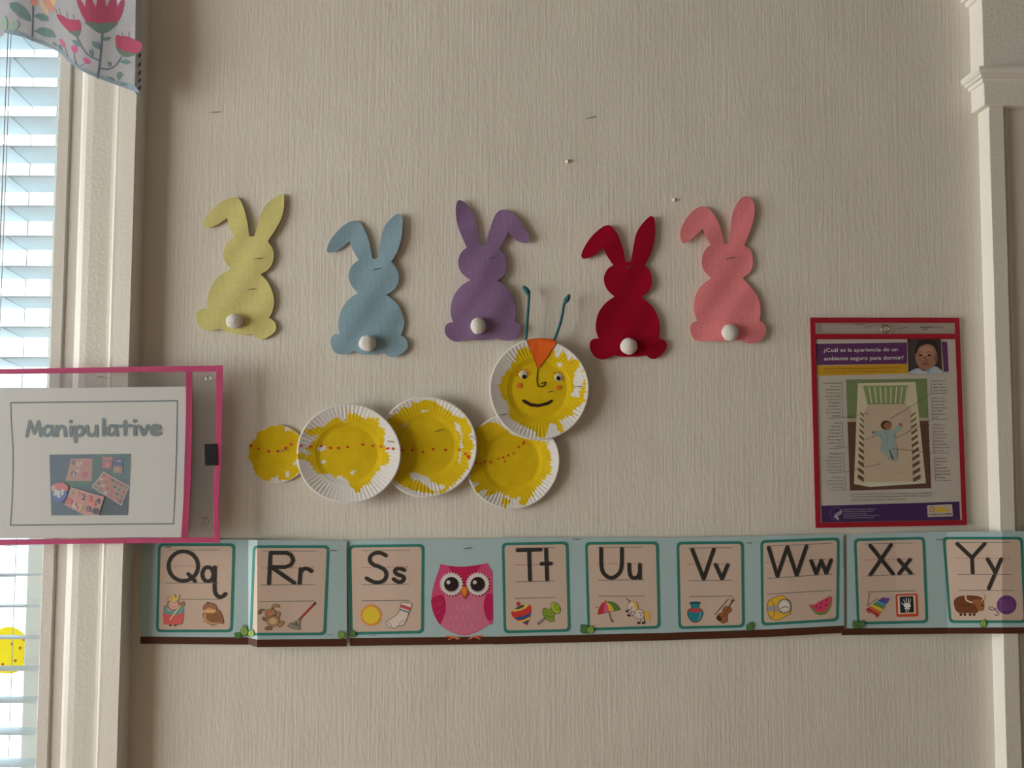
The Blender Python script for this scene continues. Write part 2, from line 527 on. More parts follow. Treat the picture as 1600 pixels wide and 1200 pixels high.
# shaft: stile, stepped moulding and sunk panel, extruded from floor to capital
shaft = [(0, 0), (0, .0265), (.0006, .0272), (.0215, .0272), (.0225, .0262), (.0228, .021), (.026, .0205), (.0285, .0225), (.0315, .022), (.033, .0185), (.035, .017),
         (PW - .035, .017), (PW - .033, .0185), (PW - .0315, .022), (PW - .0285, .0225), (PW - .026, .0205), (PW - .0228, .021), (PW - .0225, .0262), (PW - .0215, .0272), (PW - .0006, .0272), (PW, .0265), (PW, 0)]
n = len(shaft); NZ = 50
for j in range(NZ + 1):
    z = zc0 * j / NZ
    for i, (u, d) in enumerate(shaft):
        wob = .0006 * noise.noise(Vector((i * 2.7, z * 7, 5))) if 0 < i < n - 1 else 0
        V.append((sx0 + u + wob, -d + wob * .5, z))
for j in range(NZ):
    for i in range(n - 1):
        a = j * n + i; F.append((a, a + 1, a + n + 1, a + n))
mesh_obj('shaft', V, F, TRIM, pil)
bx0 = px_x(1537.5, 150, .034)
boxes('capital_block', [((bx0, -.034, zc0), (bx0 + PW + .02, 0, zc1 + .002))], TRIM, pil, bevel=.0012)
boxes('frieze', [((bx0 + .0005, -.0338, zc1 + .016), (bx0 + PW + .02, 0, 2.42))], TRIM, pil, bevel=.001)
def moulding(name, prof, x0, x1, zb):
    """moulding returned round the left end: prof is (projection, height)"""
    V, F = [], []
    n = len(prof)
    for p, h in prof:
        V += [(x0 - p, .0, zb + h), (x0 - p, -.034 - p, zb + h), (x1, -.034 - p, zb + h), (x1, 0, zb + h)]
    for i in range(n - 1):
        for k in range(3):
            a = i * 4 + k; F.append((a, a + 1, a + 5, a + 4))
    F.append((0, 3, 2, 1)); t = (n - 1) * 4; F.append((t, t + 1, t + 2, t + 3))
    return mesh_obj(name, V, F, TRIM, pil)
cap_prof = [(0, -.001), (.003, 0), (.004, .003), (.0045, .0045), (.0085, .005), (.0092, .007), (.0085, .0085), (.012, .010), (.0145, .013), (.0145, .018), (.012, .0195), (.003, .0205), (0, .021)]
moulding('cap_moulding', cap_prof, bx0, bx0 + PW + .02, zc1)
zt = P(1508, 12, 0).z
moulding('top_moulding', [(p * 1.25, h * 1.35) for p, h in cap_prof], bx0, bx0 + PW + .02, zt)

# ================================================================== OUTSIDE
structure(boxes('ground', [((-12, TH, -.4), (10, 14, -.05))], mat('pale_paving', (.72, .72, .7), rough=.8)))
hs = thing('neighbour_house', (-3.5, 6.5, -.05), 'pale clapboard house outside beyond the window blind', 'building')
boxes('house_wall', [((-8, 6.5, -.05), (1.5, 6.7, 3.4))], mat('pale_siding', (.74, .78, .82), rough=.6, var=.03), hs)
for zz in [0.2 + .22 * k for k in range(14)]:
    boxes('clapboard', [((-8, 6.47, zz), (1.5, 6.5, zz + .2))], mat('pale_siding', (.74, .78, .82), rough=.6, var=.03), hs)
rf = mesh_obj('roof', [(-8.3, 6.1, 3.3), (1.8, 6.1, 3.3), (1.8, 9.5, 5.2), (-8.3, 9.5, 5.2), (-8.3, 6.1, 3.4), (1.8, 6.1, 3.4), (1.8, 9.5, 5.3), (-8.3, 9.5, 5.3)],
              [(0, 3, 2, 1), (4, 5, 6, 7), (0, 1, 5, 4), (1, 2, 6, 5), (2, 3, 7, 6), (3, 0, 4, 7)], mat('grey_shingle', (.3, .31, .33), rough=.8, var=.2, vscale=9), hs)
for wx, wz in ((-3.95, .75), (-3.95, 2.15), (-6.2, .9)):
    wf = boxes('house_window', [((wx - .05, 6.42, wz - .05), (wx + .85, 6.46, wz + .95))], mat('white_frame', (.85, .86, .88), rough=.5), hs)
    boxes('house_pane', [((wx, 6.40, wz), (wx + .38, 6.43, wz + .9)), ((wx + .42, 6.40, wz), (wx + .8, 6.43, wz + .9))], mat('far_glass', (.10, .19, .27), rough=.15), wf)

# ================================================================== BLIND
SLAT = mat('blind_slat', (.76, .82, .86), rough=.4, var=.02, trans=.5)
CORD = mat('blind_cord', (.55, .56, .56), rough=.8)
BY = -.002                       # front edge line of the slats
bl = thing('window_blind', ((WIN_L + WIN_R) / 2, .03, WIN_B), 'white horizontal slat blind hanging in the window', 'blind')
slat_me = None
ang = math.radians(10.5); SW = .05
sl_r = P(84.5, 300, -.0).x; sl_l = WIN_L + .008
# slat cross-section, slightly crowned, front edge up
sec = []
for k in range(7):
    u = k / 6 * SW; c = .0016 * math.sin(math.pi * k / 6)
    sec.append((u, c))
V, F = [], []
for side, x in ((0, sl_l), (1, sl_r)):
    for (u, c) in sec: V.append((x, u * math.cos(ang) - c * math.sin(ang), -u * math.sin(ang) + c * math.cos(ang) + .0013))
    for (u, c) in sec[::-1]: V.append((x, u * math.cos(ang) - c * math.sin(ang), -u * math.sin(ang) + c * math.cos(ang) - .0013))
m14 = 14
for k in range(m14): F.append((k, (k + 1) % m14, m14 + (k + 1) % m14, m14 + k))
F.append(tuple(range(m14))[::-1]); F.append(tuple(m14 + k for k in range(m14)))
slat_me = bpy.data.meshes.new('slat')
slat_me.from_pydata(V, [], F); slat_me.materials.append(SLAT); slat_me.update()
pitch = .0462
z_ref = P(80, 182.5, .0).z
zlist = [z_ref + pitch * k for k in range(-34, 4) if WIN_B + .03 < z_ref + pitch * k < WIN_T - .05]
for z in zlist:
    s = link('slat', slat_me, bl); s.location = (0 - ORG[bl].x, BY + .002 - ORG[bl].y, z - ORG[bl].z)
boxes('headrail', [((sl_l, .0, WIN_T - .045), (sl_r, .05, WIN_T - .002))], SLAT, bl, bevel=.002)
boxes('bottom_rail', [((sl_l, .004, WIN_B + .004), (sl_r, .052, WIN_B + .02))], SLAT, bl, bevel=.002)
for cx in (P(16, 182, 0).x, (sl_l + sl_r) / 2, sl_l + .1):
    for yy, xx in ((-.0035, 0), (.052, .0)):
        tube('ladder_cord', [(cx + xx, yy - (.002 if yy < 0 else -.002), WIN_B + .02), (cx + xx, yy - (.002 if yy < 0 else -.002), WIN_T - .03)], .0007, CORD, bl, seg=6)
    for z in zlist:
        tube('ladder_rung', [(cx + .003, -.004, z - .001), (cx + .003, .053, z - .012)], .0006, CORD, bl, seg=5)
tube('lift_cord', [(P(9, 182, .01).x, -.012, WIN_T - .04), (P(9, 182, .01).x, -.012, 1.0)], .0009, CORD, bl, seg=6)

# yellow dotted paper disc stuck on the pane
pd = .055
dc = P(8, 1022, -.052)
def disc(name, c, r, th, m, parent=None):
    V, F = [], []; N = 48
    for y in (-th, 0):
        for k in range(N):
            a = 2 * math.pi * k / N; rr = r * (1 + .02 * math.sin(5 * a))
            V.append((c.x + rr * math.cos(a), c.y + y, c.z + rr * math.sin(a)))
    F.append(tuple(range(N))); F.append(tuple(range(2 * N - 1, N - 1, -1)))
    for k in range(N): F.append((k, k + N, (k + 1) % N + N, (k + 1) % N))
    return mesh_obj(name, V, F, m, parent)
disc_c = Vector((dc.x - .008, .072, dc.z))
yd = thing('paper_disc', disc_c, 'yellow painted paper disc with red dots stuck to the window pane behind the blind', 'paper craft')
disc('disc', disc_c, .036, .001, mat('thin_yellow_paint', (.85, .72, .03), rough=.7, trans=.45), yd)
for a, r in ((.2, .02), (1.0, .012), (2.1, .024), (3.3, .017), (4.4, .022), (5.4, .02), (.6, .03), (5.9, .03)):
    disc('dot', disc_c + Vector((r * math.cos(a), -.0012, r * math.sin(a))), .0022, .0004, mat('red_marker', (.6, .12, .03), rough=.6), yd)

# ================================================================== ALPHABET STRIPS
def piecewise(pts):
    def f(x, y=0):
        if x <= pts[0][0]: return pts[0][1]
        for (a, da), (b, db) in zip(pts[:-1], pts[1:]):
            if x <= b: return da + (db - da) * (x - a) / (b - a)
        return pts[-1][1]
    return f
BLUE, BROWN, TEAL, CARD = (146, 168, 172), (70, 42, 30), (44, 110, 94), (172, 155, 138)
INKB, GREY, RED = (44, 42, 38), (98, 98, 92), (150, 88, 84)
LAM = lambda rgb, nm, f=(1, 1, 1): mat(nm, tuple(a_ * b_ for a_, b_ in zip(T(rgb, 'lam'), f)), rough=.42, var=.03, vscale=12, spec=.25)
M_BLUE = LAM(BLUE, 'laminated_sky_blue_print', (.72, .70, .73)); M_BROWN = LAM(BROWN, 'laminated_brown_print', (.7, .6, .5))
M_TEAL = LAM(TEAL, 'laminated_teal_print', (.7, .66, .68)); M_CARD = LAM(CARD, 'laminated_card_print', (.80, .70, .65))
LEAF1, LEAF2, LEAFO = (72, 108, 54), (118, 146, 62), (44, 70, 44)

def leaf(art, x, y, ang, ln, wd, c):
    """leaf growing from (x,y) at an angle measured from straight up"""
    s, co = math.sin(ang), math.cos(ang)
    q = lambda u, v: (x + v * co + u * s, y - u * co + v * s)
    pts = [q(0, 0) + (1,), q(ln * .3, wd * .5), q(ln * .6, wd * .48), q(ln, 0) + (1,), q(ln * .6, -wd * .48), q(ln * .3, -wd * .5)]
    art.poly(pts, c, True).outline(pts, .7, LEAFO, True).stroke([q(0, 0), q(ln * .85, 0)], .6, LEAFO)

def strip(label, outline, brown, depth, xs, cards, leaves, extra=None, staples=(), owl=None):
    cx = sum(p[0] for p in outline) / len(outline)
    root = thing('alphabet_strip', P(cx, max(p[1] for p in outline), 0), label, 'alphabet chart', 'alphabet strips pinned in a row')
    sheet('paper', outline, depth, .0006, M_BLUE, root, xs=xs)
    a = Art(); a.poly(brown, M_BROWN); a.build('ground_stripe', root, depth, .00075, xs=xs)
    for nm, q, ruled, letters, pics in cards:
        c = Art(); c.poly(rrect(*q, 8), M_TEAL); c.poly(rrect(*inset_quad(q, 4.3), 5.5), M_CARD)
        card = c.build('letter_card', root, depth, .0009, xs=xs)
        card['label'] = 'white card with teal border showing letters ' + nm
        g = Art()
        for i, (x0, y0, x1, y1) in enumerate(ruled):
            if i == 1:
                nd = 13
                for k in range(nd):
                    t0, t1 = k / nd, (k + .6) / nd
                    g.stroke([(x0 + (x1 - x0) * t0, y0 + (y1 - y0) * t0), (x0 + (x1 - x0) * t1, y0 + (y1 - y0) * t1)], 1.1, RED, cap=False)
            else: g.stroke([(x0, y0), (x1, y1)], .95, GREY, cap=False)
        g.build('ruled_line', card, depth, .0011, xs=xs)
        l = Art()
        for pts, smf in letters: l.stroke(pts, 6.0, INKB, smf)
        l.build('letter', card, depth, .0013, xs=xs)
        for pname, fn in pics:
            pa = Art(); fn(pa); pa.build(pname, card, depth, .0012, xs=xs)
    if leaves:
        for grp in leaves:
            la = Art()
            for args in grp: leaf(la, *args)
            la.build('leaf_print', root, depth, .0022, xs=xs)
    if owl:
        oa = Art(); owl(oa); oa.build('owl_print', root, depth, .0010, xs=xs)['label'] = 'pink printed owl with big white ringed eyes'
    for s0, s1 in staples:
        staple(root, s0, s1, depth((s0[0] + s1[0]) / 2) + .0012)
    if extra:
        ea = Art(); extra(ea); ea.build('fine_print', root, depth, .0010, xs=xs)
    return root

def ruled(x0, x1, ys, ye=None):
    ye = ye or ys
    return [(x0, a, x1, b) for a, b in zip(ys, ye)]
def arc(cx, cy, rx, ry, a0, a1, n=24):
    return [(cx + rx * math.cos(math.radians(a0 + (a1 - a0) * k / n)), cy + ry * math.sin(math.radians(a0 + (a1 - a0) * k / n))) for k in range(n + 1)]

# --- small pictures, drawn in the coordinates of enlarged views
def pic_queen(a):
    c = crop(240, 920, 11.43); OL = (92, 66, 58)
    a.poly(c((180, 330), (240, 300), (480, 300), (540, 345), (520, 600), (455, 640), (200, 635), (180, 590)), (112, 104, 92), True)
    a.poly(c((190, 430), (520, 430), (515, 560), (460, 635), (220, 632), (190, 560)), (186, 82, 78), True)
    a.poly(c((175, 340), (250, 315), (360, 370), (480, 305), (540, 345), (500, 440), (400, 460), (250, 460), (190, 420)), (98, 132, 126), True)
    a.poly(c((245, 345), (300, 335), (350, 380), (330, 400), (260, 380)), (206, 200, 176), True)
    a.poly(ell(*c((345, 280))[0], 10.2, 10), (136, 104, 84))
    a.poly(ell(*c((355, 290))[0], 7.2, 6.6), (206, 158, 136))
    a.poly(ell(*c((315, 300))[0], 1.6, 1.3), (208, 128, 116)); a.poly(ell(*c((400, 295))[0], 1.6, 1.3), (208, 128, 116))
    a.stroke(c((340, 250), (342, 265)), 1.0, OL); a.stroke(c((382, 248), (384, 262)), 1.0, OL)
    a.stroke(c((325, 318), (360, 335), (395, 312)), .8, (150, 70, 66), True)
    a.poly(c((275, 215), (265, 145), (320, 180), (365, 105), (405, 175), (470, 115), (430, 215)), (206, 162, 76))
    for q in ((262, 138), (368, 108), (466, 120)): a.poly(ell(*c(q)[0], 1.5), (150, 128, 66))
    a.stroke(c((300, 545), (480, 300)), 2.0, (206, 188, 128)); a.poly(c((470, 260), (530, 225), (545, 290), (500, 310)), (146, 96, 74), True)
    a.poly(ell(*c((295, 655))[0], 1.9, 1.5), (62, 56, 48)); a.poly(ell(*c((388, 655))[0], 1.9, 1.5), (62, 56, 48))
def pic_quail(a):
    c = crop(240, 920, 11.43); OL = (96, 64, 46)
    body = c((885, 440), (1000, 400), (1140, 370), (1210, 450), (1250, 610), (1170, 610), (1080, 645), (980, 620), (905, 560))
    a.stroke(c((905, 590), (880, 600), (865, 575)), 1.0, (160, 122, 74)); a.stroke(c((1050, 640), (1055, 670)), 1.6, (170, 130, 84)); a.stroke(c((1020, 672), (1085, 672)), 1.2, (170, 130, 84))
    a.poly(body, (132, 90, 60), True).outline(body, .9, OL, True)
    a.poly(c((895, 470), (930, 430), (930, 520), (990, 590), (1090, 610), (1180, 590), (1090, 635), (980, 612), (905, 555)), (178, 134, 92), True)
    a.poly(c((950, 450), (1120, 430), (1200, 530), (1150, 590), (1030, 585), (950, 520)), (122, 82, 52), True)
    hd = ell(*c((1005, 345))[0], 10.8, 8.2); a.poly(hd, (138, 94, 70)).outline(hd, .8, OL)
    a.poly(c((895, 400), (950, 365), (1080, 370), (1115, 395), (1060, 435), (950, 430)), (190, 148, 100), True)
    a.poly(c((955, 360), (1000, 335), (1040, 365), (1000, 378)), (180, 132, 74), True)
    a.stroke(c((940, 265), (965, 245), (995, 258)), 1.5, (60, 50, 42), True)
def pic_rabbit(a):
    c = crop(395, 930, 13.33); B = (152, 116, 84); D = (112, 90, 66); OL = (106, 76, 54)
    for pts, col in ((((265, 310), (200, 285), (140, 300), (105, 360), (130, 395), (170, 375), (200, 320)), D), (((390, 290), (400, 220), (460, 185), (540, 205), (550, 250), (500, 255), (430, 240), (405, 290)), B),
                     (((290, 490), (230, 455), (195, 475), (210, 520), (280, 545)), D), (((480, 440), (505, 360), (540, 345), (570, 380), (550, 440), (520, 480)), B),
                     (((330, 640), (255, 670), (260, 715), (340, 730), (390, 710), (385, 650)), D), (((530, 600), (590, 560), (630, 550), (640, 580), (590, 645), (545, 660)), B)):
        a.poly(c(*pts), col, True).outline(c(*pts), .7, OL, True)
    bd = c((285, 490), (370, 450), (480, 440), (545, 500), (545, 590), (470, 645), (370, 650), (300, 590)); a.poly(bd, B, True).outline(bd, .7, OL, True)
    a.poly(ell(*c((420, 540))[0], 5.8, 4.8), (182, 154, 112))
    hd = ell(*c((360, 375))[0], 8.3, 6.6, -.2); a.poly(hd, B).outline(hd, .7, OL)
    a.poly(ell(*c((350, 375))[0], 3.6, 2.4, -.3), (182, 102, 78)); a.poly(ell(*c((308, 365))[0], .9), (70, 46, 40)); a.poly(ell(*c((380, 335))[0], .9), (70, 46, 40))
    a.stroke(c((290, 420), (350, 440), (430, 410)), .8, OL, True)
def pic_rake(a):
    c = crop(395, 930, 13.33)
    a.stroke(c((975, 500), (1295, 165)), 3.4, (146, 48, 52)); a.stroke(c((1270, 190), (1300, 162)), 3.2, (82, 40, 40)); a.stroke(c((950, 520), (1010, 462)), 3.0, (96, 76, 66))
    fan = c((960, 505), (985, 520), (975, 620), (990, 715), (945, 715), (870, 712), (780, 680), (720, 640), (740, 605), (810, 575))
    a.poly(fan, (138, 128, 110)).outline(fan, .8, (92, 86, 74))
    for q in ((745, 655), (800, 690), (850, 705), (905, 712), (955, 712)): a.stroke(c((920, 560), q), .8, (88, 82, 70))
    a.stroke(c((805, 590), (970, 630)), 1.2, (88, 82, 70))
def pic_sun(a):
    c = crop(535, 830, 6.316); x, y = c((283, 830))[0]
    a.poly(star(x, y, 14.5, 18.3, 20), (206, 122, 46)); a.poly(ell(x, y, 15), (206, 122, 46)); a.poly(ell(x, y, 13.3), (214, 164, 44))
def pic_sock(a):
    c = crop(535, 830, 6.316); OL = (92, 92, 92)
    s = c((585, 705), (635, 705), (685, 720), (655, 805), (630, 880), (600, 925), (550, 935), (515, 955), (470, 950), (437, 915), (445, 885), (500, 850), (545, 815), (570, 760))
    a.poly(s, (190, 174, 158), True)
    a.poly(c((583, 722), (672, 752), (662, 782), (574, 752)), (170, 66, 66)); a.poly(c((568, 765), (658, 795), (652, 808), (565, 778)), (70, 106, 122))
    a.outline(s, .9, OL, True); a.stroke(c((560, 930), (575, 895), (620, 880)), .8, OL, True); a.stroke(c((440, 890), (475, 915), (490, 955)), .8, OL, True)
def pic_top(a):
    c = crop(790, 930, 16.0); OL = (92, 52, 44)
    b = c((145, 420), (190, 365), (330, 380), (450, 330), (560, 240), (630, 280), (640, 420), (600, 560), (545, 745), (480, 720), (330, 650), (200, 560), (150, 480))
    a.poly(b, (176, 52, 44), True)
    a.poly(c((170, 390), (230, 345), (460, 235), (545, 225), (580, 250), (490, 330), (330, 395), (200, 410)), (212, 160, 70), True)
    a.poly(c((235, 345), (300, 290), (420, 245), (470, 245), (440, 300), (330, 345)), (56, 72, 52), True)
    a.poly(c((245, 560), (400, 530), (560, 470), (630, 420), (610, 520), (560, 560), (420, 610), (290, 615)), (44, 72, 112), True)
    a.poly(c((330, 640), (460, 615), (605, 540), (600, 590), (545, 640), (400, 690)), (212, 154, 54), True)
    a.poly(c((420, 685), (580, 610), (545, 715), (500, 715)), (44, 62, 100)); a.poly(c((490, 712), (548, 705), (540, 750), (515, 745)), (168, 52, 46))
    a.stroke(c((325, 285), (335, 240)), 2.4, (166, 46, 56)); a.poly(ell(*c((315, 215))[0], 2.8, 3.2), (166, 46, 56))
def pic_pin(a):
    c = crop(790, 930, 16.0); G, GD, GL = (112, 132, 44), (76, 96, 32), (148, 164, 72)
    a.stroke(c((990, 560), (820, 710)), 3.6, (82, 66, 58)); a.stroke(c((960, 580), (830, 700)), 1.4, (160, 144, 130))
    for p in (((920, 400), (940, 340), (1000, 320), (1060, 360), (1130, 340), (1230, 460), (1200, 540), (1210, 640), (1140, 660), (1040, 620), (940, 500)),):
        a.poly(c(*p), G, True).outline(c(*p), .7, GD, True)
    a.stroke(c((1000, 500), (1080, 550), (1180, 530)), 1.0, GD, True)
    h = ell(*c((1245, 320))[0], 6.0, 9.6, -.6); a.poly(h, GL).outline(h, .9, GD); a.poly(ell(*c((1270, 305))[0], 4.4, 7.2, -.6), (124, 146, 30))
def pic_umbrella(a):
    c = crop(920, 930, 14.545)
    a.stroke(c((460, 385), (510, 570), (535, 605), (555, 575)), 1.7, (92, 76, 62), True)
    dome = c((205, 435), (235, 290), (300, 190), (385, 140), (450, 140), (560, 165), (650, 230), (710, 330), (590, 360), (470, 375), (340, 410))
    a.poly(dome, (172, 40, 44))
    a.poly(c((340, 410), (345, 270), (385, 140), (430, 250), (455, 380)), (176, 84, 110)); a.poly(c((455, 380), (440, 260), (390, 140), (510, 230), (575, 350)), (204, 152, 48))
    a.poly(c((580, 355), (530, 240), (395, 142), (450, 140), (560, 165), (650, 230), (712, 330)), (64, 112, 48))
    a.stroke(c((385, 150), (380, 125)), 1.8, (160, 60, 66)); a.outline(dome, .6, (100, 50, 46)); a.poly(ell(*c((183, 280))[0], 1.1), (104, 76, 66))
def pic_unicorn(a):
    c = crop(920, 930, 14.545); Wc, OL, M = (186, 172, 160), (90, 76, 74), (204, 150, 62)
    tail = c((1245, 370), (1320, 350), (1385, 420), (1385, 540), (1410, 570), (1350, 585), (1300, 530), (1260, 450)); a.poly(tail, M, True)
    for leg in (((990, 340), (900, 350), (860, 345), (870, 390), (990, 390)), ((1000, 420), (930, 430), (880, 440), (910, 480), (1010, 460)), ((1120, 520), (1110, 640), (1160, 640), (1165, 520)), ((1205, 520), (1225, 640), (1265, 640), (1245, 500))):
        a.poly(c(*leg), Wc).outline(c(*leg), .7, OL)
    bd = c((980, 330), (1080, 350), (1130, 325), (1210, 350), (1255, 430), (1230, 510), (1170, 540), (1080, 510), (990, 430)); a.poly(bd, Wc, True).outline(bd, .7, OL, True)
    hd = c((890, 180), (950, 140), (1020, 160), (1050, 260), (1060, 360), (980, 360), (930, 330), (880, 280)); a.poly(hd, Wc, True).outline(hd, .6, OL, True)
    a.poly(c((1000, 150), (1050, 140), (1105, 210), (1110, 330), (1080, 360), (1040, 280), (1025, 200)), M, True); a.poly(c((890, 190), (940, 150), (960, 160), (910, 200)), (188, 132, 74), True)
    a.stroke(c((860, 75), (930, 145)), 1.3, OL); a.stroke(c((900, 320), (950, 320), (990, 285)), .8, OL, True); a.poly(ell(*c((970, 290))[0], .9), OL)
    for q in ((1150, 395), (1200, 410), (1185, 460), (1040, 410), (1020, 380)): a.poly(ell(*c(q)[0], .9), OL)
    for q in ((865, 362), (905, 455), (1130, 630), (1240, 630)): a.poly(ell(*c(q)[0], 2.2, 1.9), (52, 32, 32))
def pic_vase(a):
    c = crop(1060, 925, 6.4); OL = (36, 66, 74)
    b = c((112, 108), (165, 98), (218, 106), (205, 130), (203, 160), (240, 195), (240, 230), (205, 295), (150, 302), (115, 275), (92, 225), (95, 190), (128, 160), (126, 130))
    a.poly(b, (30, 112, 118), True).poly(c((115, 165), (212, 165), (238, 190), (180, 206), (98, 192)), (164, 62, 62), True); a.outline(b, .9, OL, True)
    a.poly(ell(*c((165, 110))[0], 8.3, 1.9), (28, 74, 84)); a.stroke(c((222, 205), (215, 250), (195, 280)), .9, (132, 166, 166), True); a.stroke(c((145, 298), (200, 296)), 1.5, (140, 62, 58))
def pic_violin(a):
    c = crop(1060, 925, 6.4)
    a.stroke(c((362, 228), (500, 68)), 1.1, (70, 52, 42))
    b = c((382, 265), (400, 222), (440, 205), (448, 165), (480, 143), (522, 160), (527, 190), (495, 215), (488, 250), (490, 290), (450, 312), (410, 290))
    a.poly(b, (132, 82, 48), True).outline(b, .8, (72, 44, 30), True); a.poly(c((384, 262), (402, 232), (432, 265), (425, 288), (405, 285)), (56, 38, 30), True)
    a.stroke(c((505, 150), (540, 85)), 1.9, (96, 60, 38)); a.stroke(c((440, 255), (500, 160)), 1.0, (84, 52, 36))
    for q in ((545, 70), (530, 85), (556, 85), (540, 98)): a.poly(ell(*c(q)[0], 1.1), (84, 56, 40))
def pic_watch(a):
    c = crop(1060, 925, 6.4); O, OL = (204, 152, 46), (132, 94, 50)
    b = c((890, 140), (905, 90), (950, 60), (1010, 38), (1060, 45), (1120, 110), (1120, 205), (1060, 250), (1000, 280), (930, 270), (900, 220)); a.poly(b, O, True).outline(b, 1.0, OL, True)
    a.poly(c((895, 140), (980, 130), (990, 200), (895, 190)), (140, 136, 134)); e = ell(*c((925, 170))[0], 5.6, 14.0, -.1); a.outline(e, 1.0, OL)
    a.poly(ell(*c((1060, 142))[0], 11.0, 11.6), (74, 78, 82)); f = ell(*c((1060, 142))[0], 9.4, 10.0); a.poly(f, (196, 184, 168))
    for k in range(12):
        g = math.pi * k / 6; x, y = c((1060, 142))[0]
        a.stroke([(x + 7 * math.cos(g), y + 7.5 * math.sin(g)), (x + 8.4 * math.cos(g), y + 9 * math.sin(g))], .8, (52, 46, 42))
    a.stroke(c((1018, 165), (1062, 145), (1098, 155)), 1.1, (42, 38, 36))
def pic_melon(a):
    c = crop(1060, 925, 6.4)
    a.poly(c((1305, 135), (1340, 125), (1385, 115), (1522, 38), (1530, 120), (1490, 205), (1430, 232), (1370, 215)), (98, 120, 58), True)
    a.poly(c((1318, 132), (1350, 128), (1370, 130), (1392, 105), (1515, 48), (1518, 110), (1480, 180), (1430, 205), (1375, 190)), (182, 58, 86), True)
    for q in ((1378, 145), (1430, 110), (1480, 80), (1425, 158), (1478, 128)): a.poly(ell(*c(q)[0], .95, 1.5), (48, 28, 30))
    a.stroke(c((1510, 255), (1575, 248)), .6, (120, 110, 100))
def pic_xylophone(a):
    c = crop(1310, 820, 5.517)
    rb = [((150, 44, 46)), (176, 92, 50), (190, 160, 60), (82, 120, 62), (74, 124, 150), (60, 76, 130), (96, 60, 120)]
    L0, L1_, R0, R1_ = (235, 730), (380, 625), (340, 795), (445, 632)
    for i, col in enumerate(rb):
        t0, t1 = i / 7, (i + .94) / 7
        f = lambda p, q, t: (p[0] + (q[0] - p[0]) * t, p[1] + (q[1] - p[1]) * t)
        a.poly(c(f(L0, L1_, t0), f(R0, R1_, t0), f(R0, R1_, t1), f(L0, L1_, t1)), col)
    a.poly(c((235, 735), (265, 770), (270, 760), (300, 765), (330, 800), (345, 800), (340, 790), (290, 750)), (150, 74, 66))
    for p, q in (((265, 600), (252, 690)), ((330, 635), (250, 695))): a.stroke(c(p, q), .9, (112, 92, 80))
    for q in ((262, 602), (250, 693)): a.poly(ell(*c(q)[0], 1.4), (128, 104, 92))
def pic_xray(a):
    c = crop(1310, 820, 5.517)
    a.poly(rrect(*c((492, 598), (680, 592), (690, 790), (500, 795)), 3), (162, 62, 50)); a.poly(c((510, 612), (662, 606), (668, 765), (516, 770)), (186, 164, 128)); a.poly(c((527, 620), (645, 616), (652, 755), (534, 760)), (26, 30, 40))
    W_ = (196, 190, 178)
    a.poly(c((568, 680), (615, 680), (620, 710), (572, 712)), W_, True)
    for p, q in (((575, 680), (562, 645)), ((588, 678), (582, 635)), ((600, 678), (605, 632)), ((612, 680), (622, 640)), ((570, 695), (545, 675))): a.stroke(c(p, q), 1.15, W_)
    a.stroke(c((583, 715), (583, 750)), 1.3, W_); a.stroke(c((602, 715), (602, 750)), 1.3, W_); a.stroke(c((575, 722), (612, 722)), 2.0, W_)
def pic_yak(a):
    c = crop(1310, 820, 5.517); B, D = (98, 56, 32), (60, 34, 24)
    for x in (1055, 1090, 1135, 1170): a.stroke(c((x, 750), (x, 775)), 4.0, D); 
    for x in (1055, 1090, 1135, 1170): a.stroke(c((x - 3, 760), (x + 3, 760)), 1.4, (176, 140, 116))
    b = c((1000, 690), (1005, 645), (1050, 618), (1150, 612), (1220, 625), (1250, 660), (1200, 700), (1200, 750), (1130, 755), (1030, 750)); a.poly(b, B, True).outline(b, .9, D, True)
    a.poly(c((1150, 660), (1200, 640), (1245, 660), (1255, 700), (1245, 740), (1205, 735), (1185, 700)), (130, 78, 44), True); a.poly(ell(*c((1240, 695))[0], 1.9, 1.6), (40, 26, 22))
    a.stroke(c((1095, 612), (1105, 650), (1150, 670)), 2.0, (196, 178, 146), True); a.stroke(c((1240, 600), (1258, 625), (1235, 655)), 1.7, (170, 160, 110), True)
    a.stroke(c((1030, 690), (1090, 700), (1140, 685)), .8, D, True)
def pic_yarn(a):
    c = crop(1310, 820, 5.517); x, y = c((1450, 690))[0]
    a.poly(ell(x, y, 15.3, 14.8, n=30), (92, 52, 98))
    for k in range(7): a.stroke([(x - 12 + k * 3.4, y - 8 + k % 3), (x - 4 + k * 2.2, y + 1 + k % 2), (x - 9 + k * 3.2, y + 10 - k % 3)], .7, (120, 78, 124), True)
    a.stroke(c((1370, 715), (1330, 735), (1295, 720), (1320, 708), (1360, 740), (1380, 765), (1365, 782), (1345, 775)), 1.2, (96, 74, 96), True)

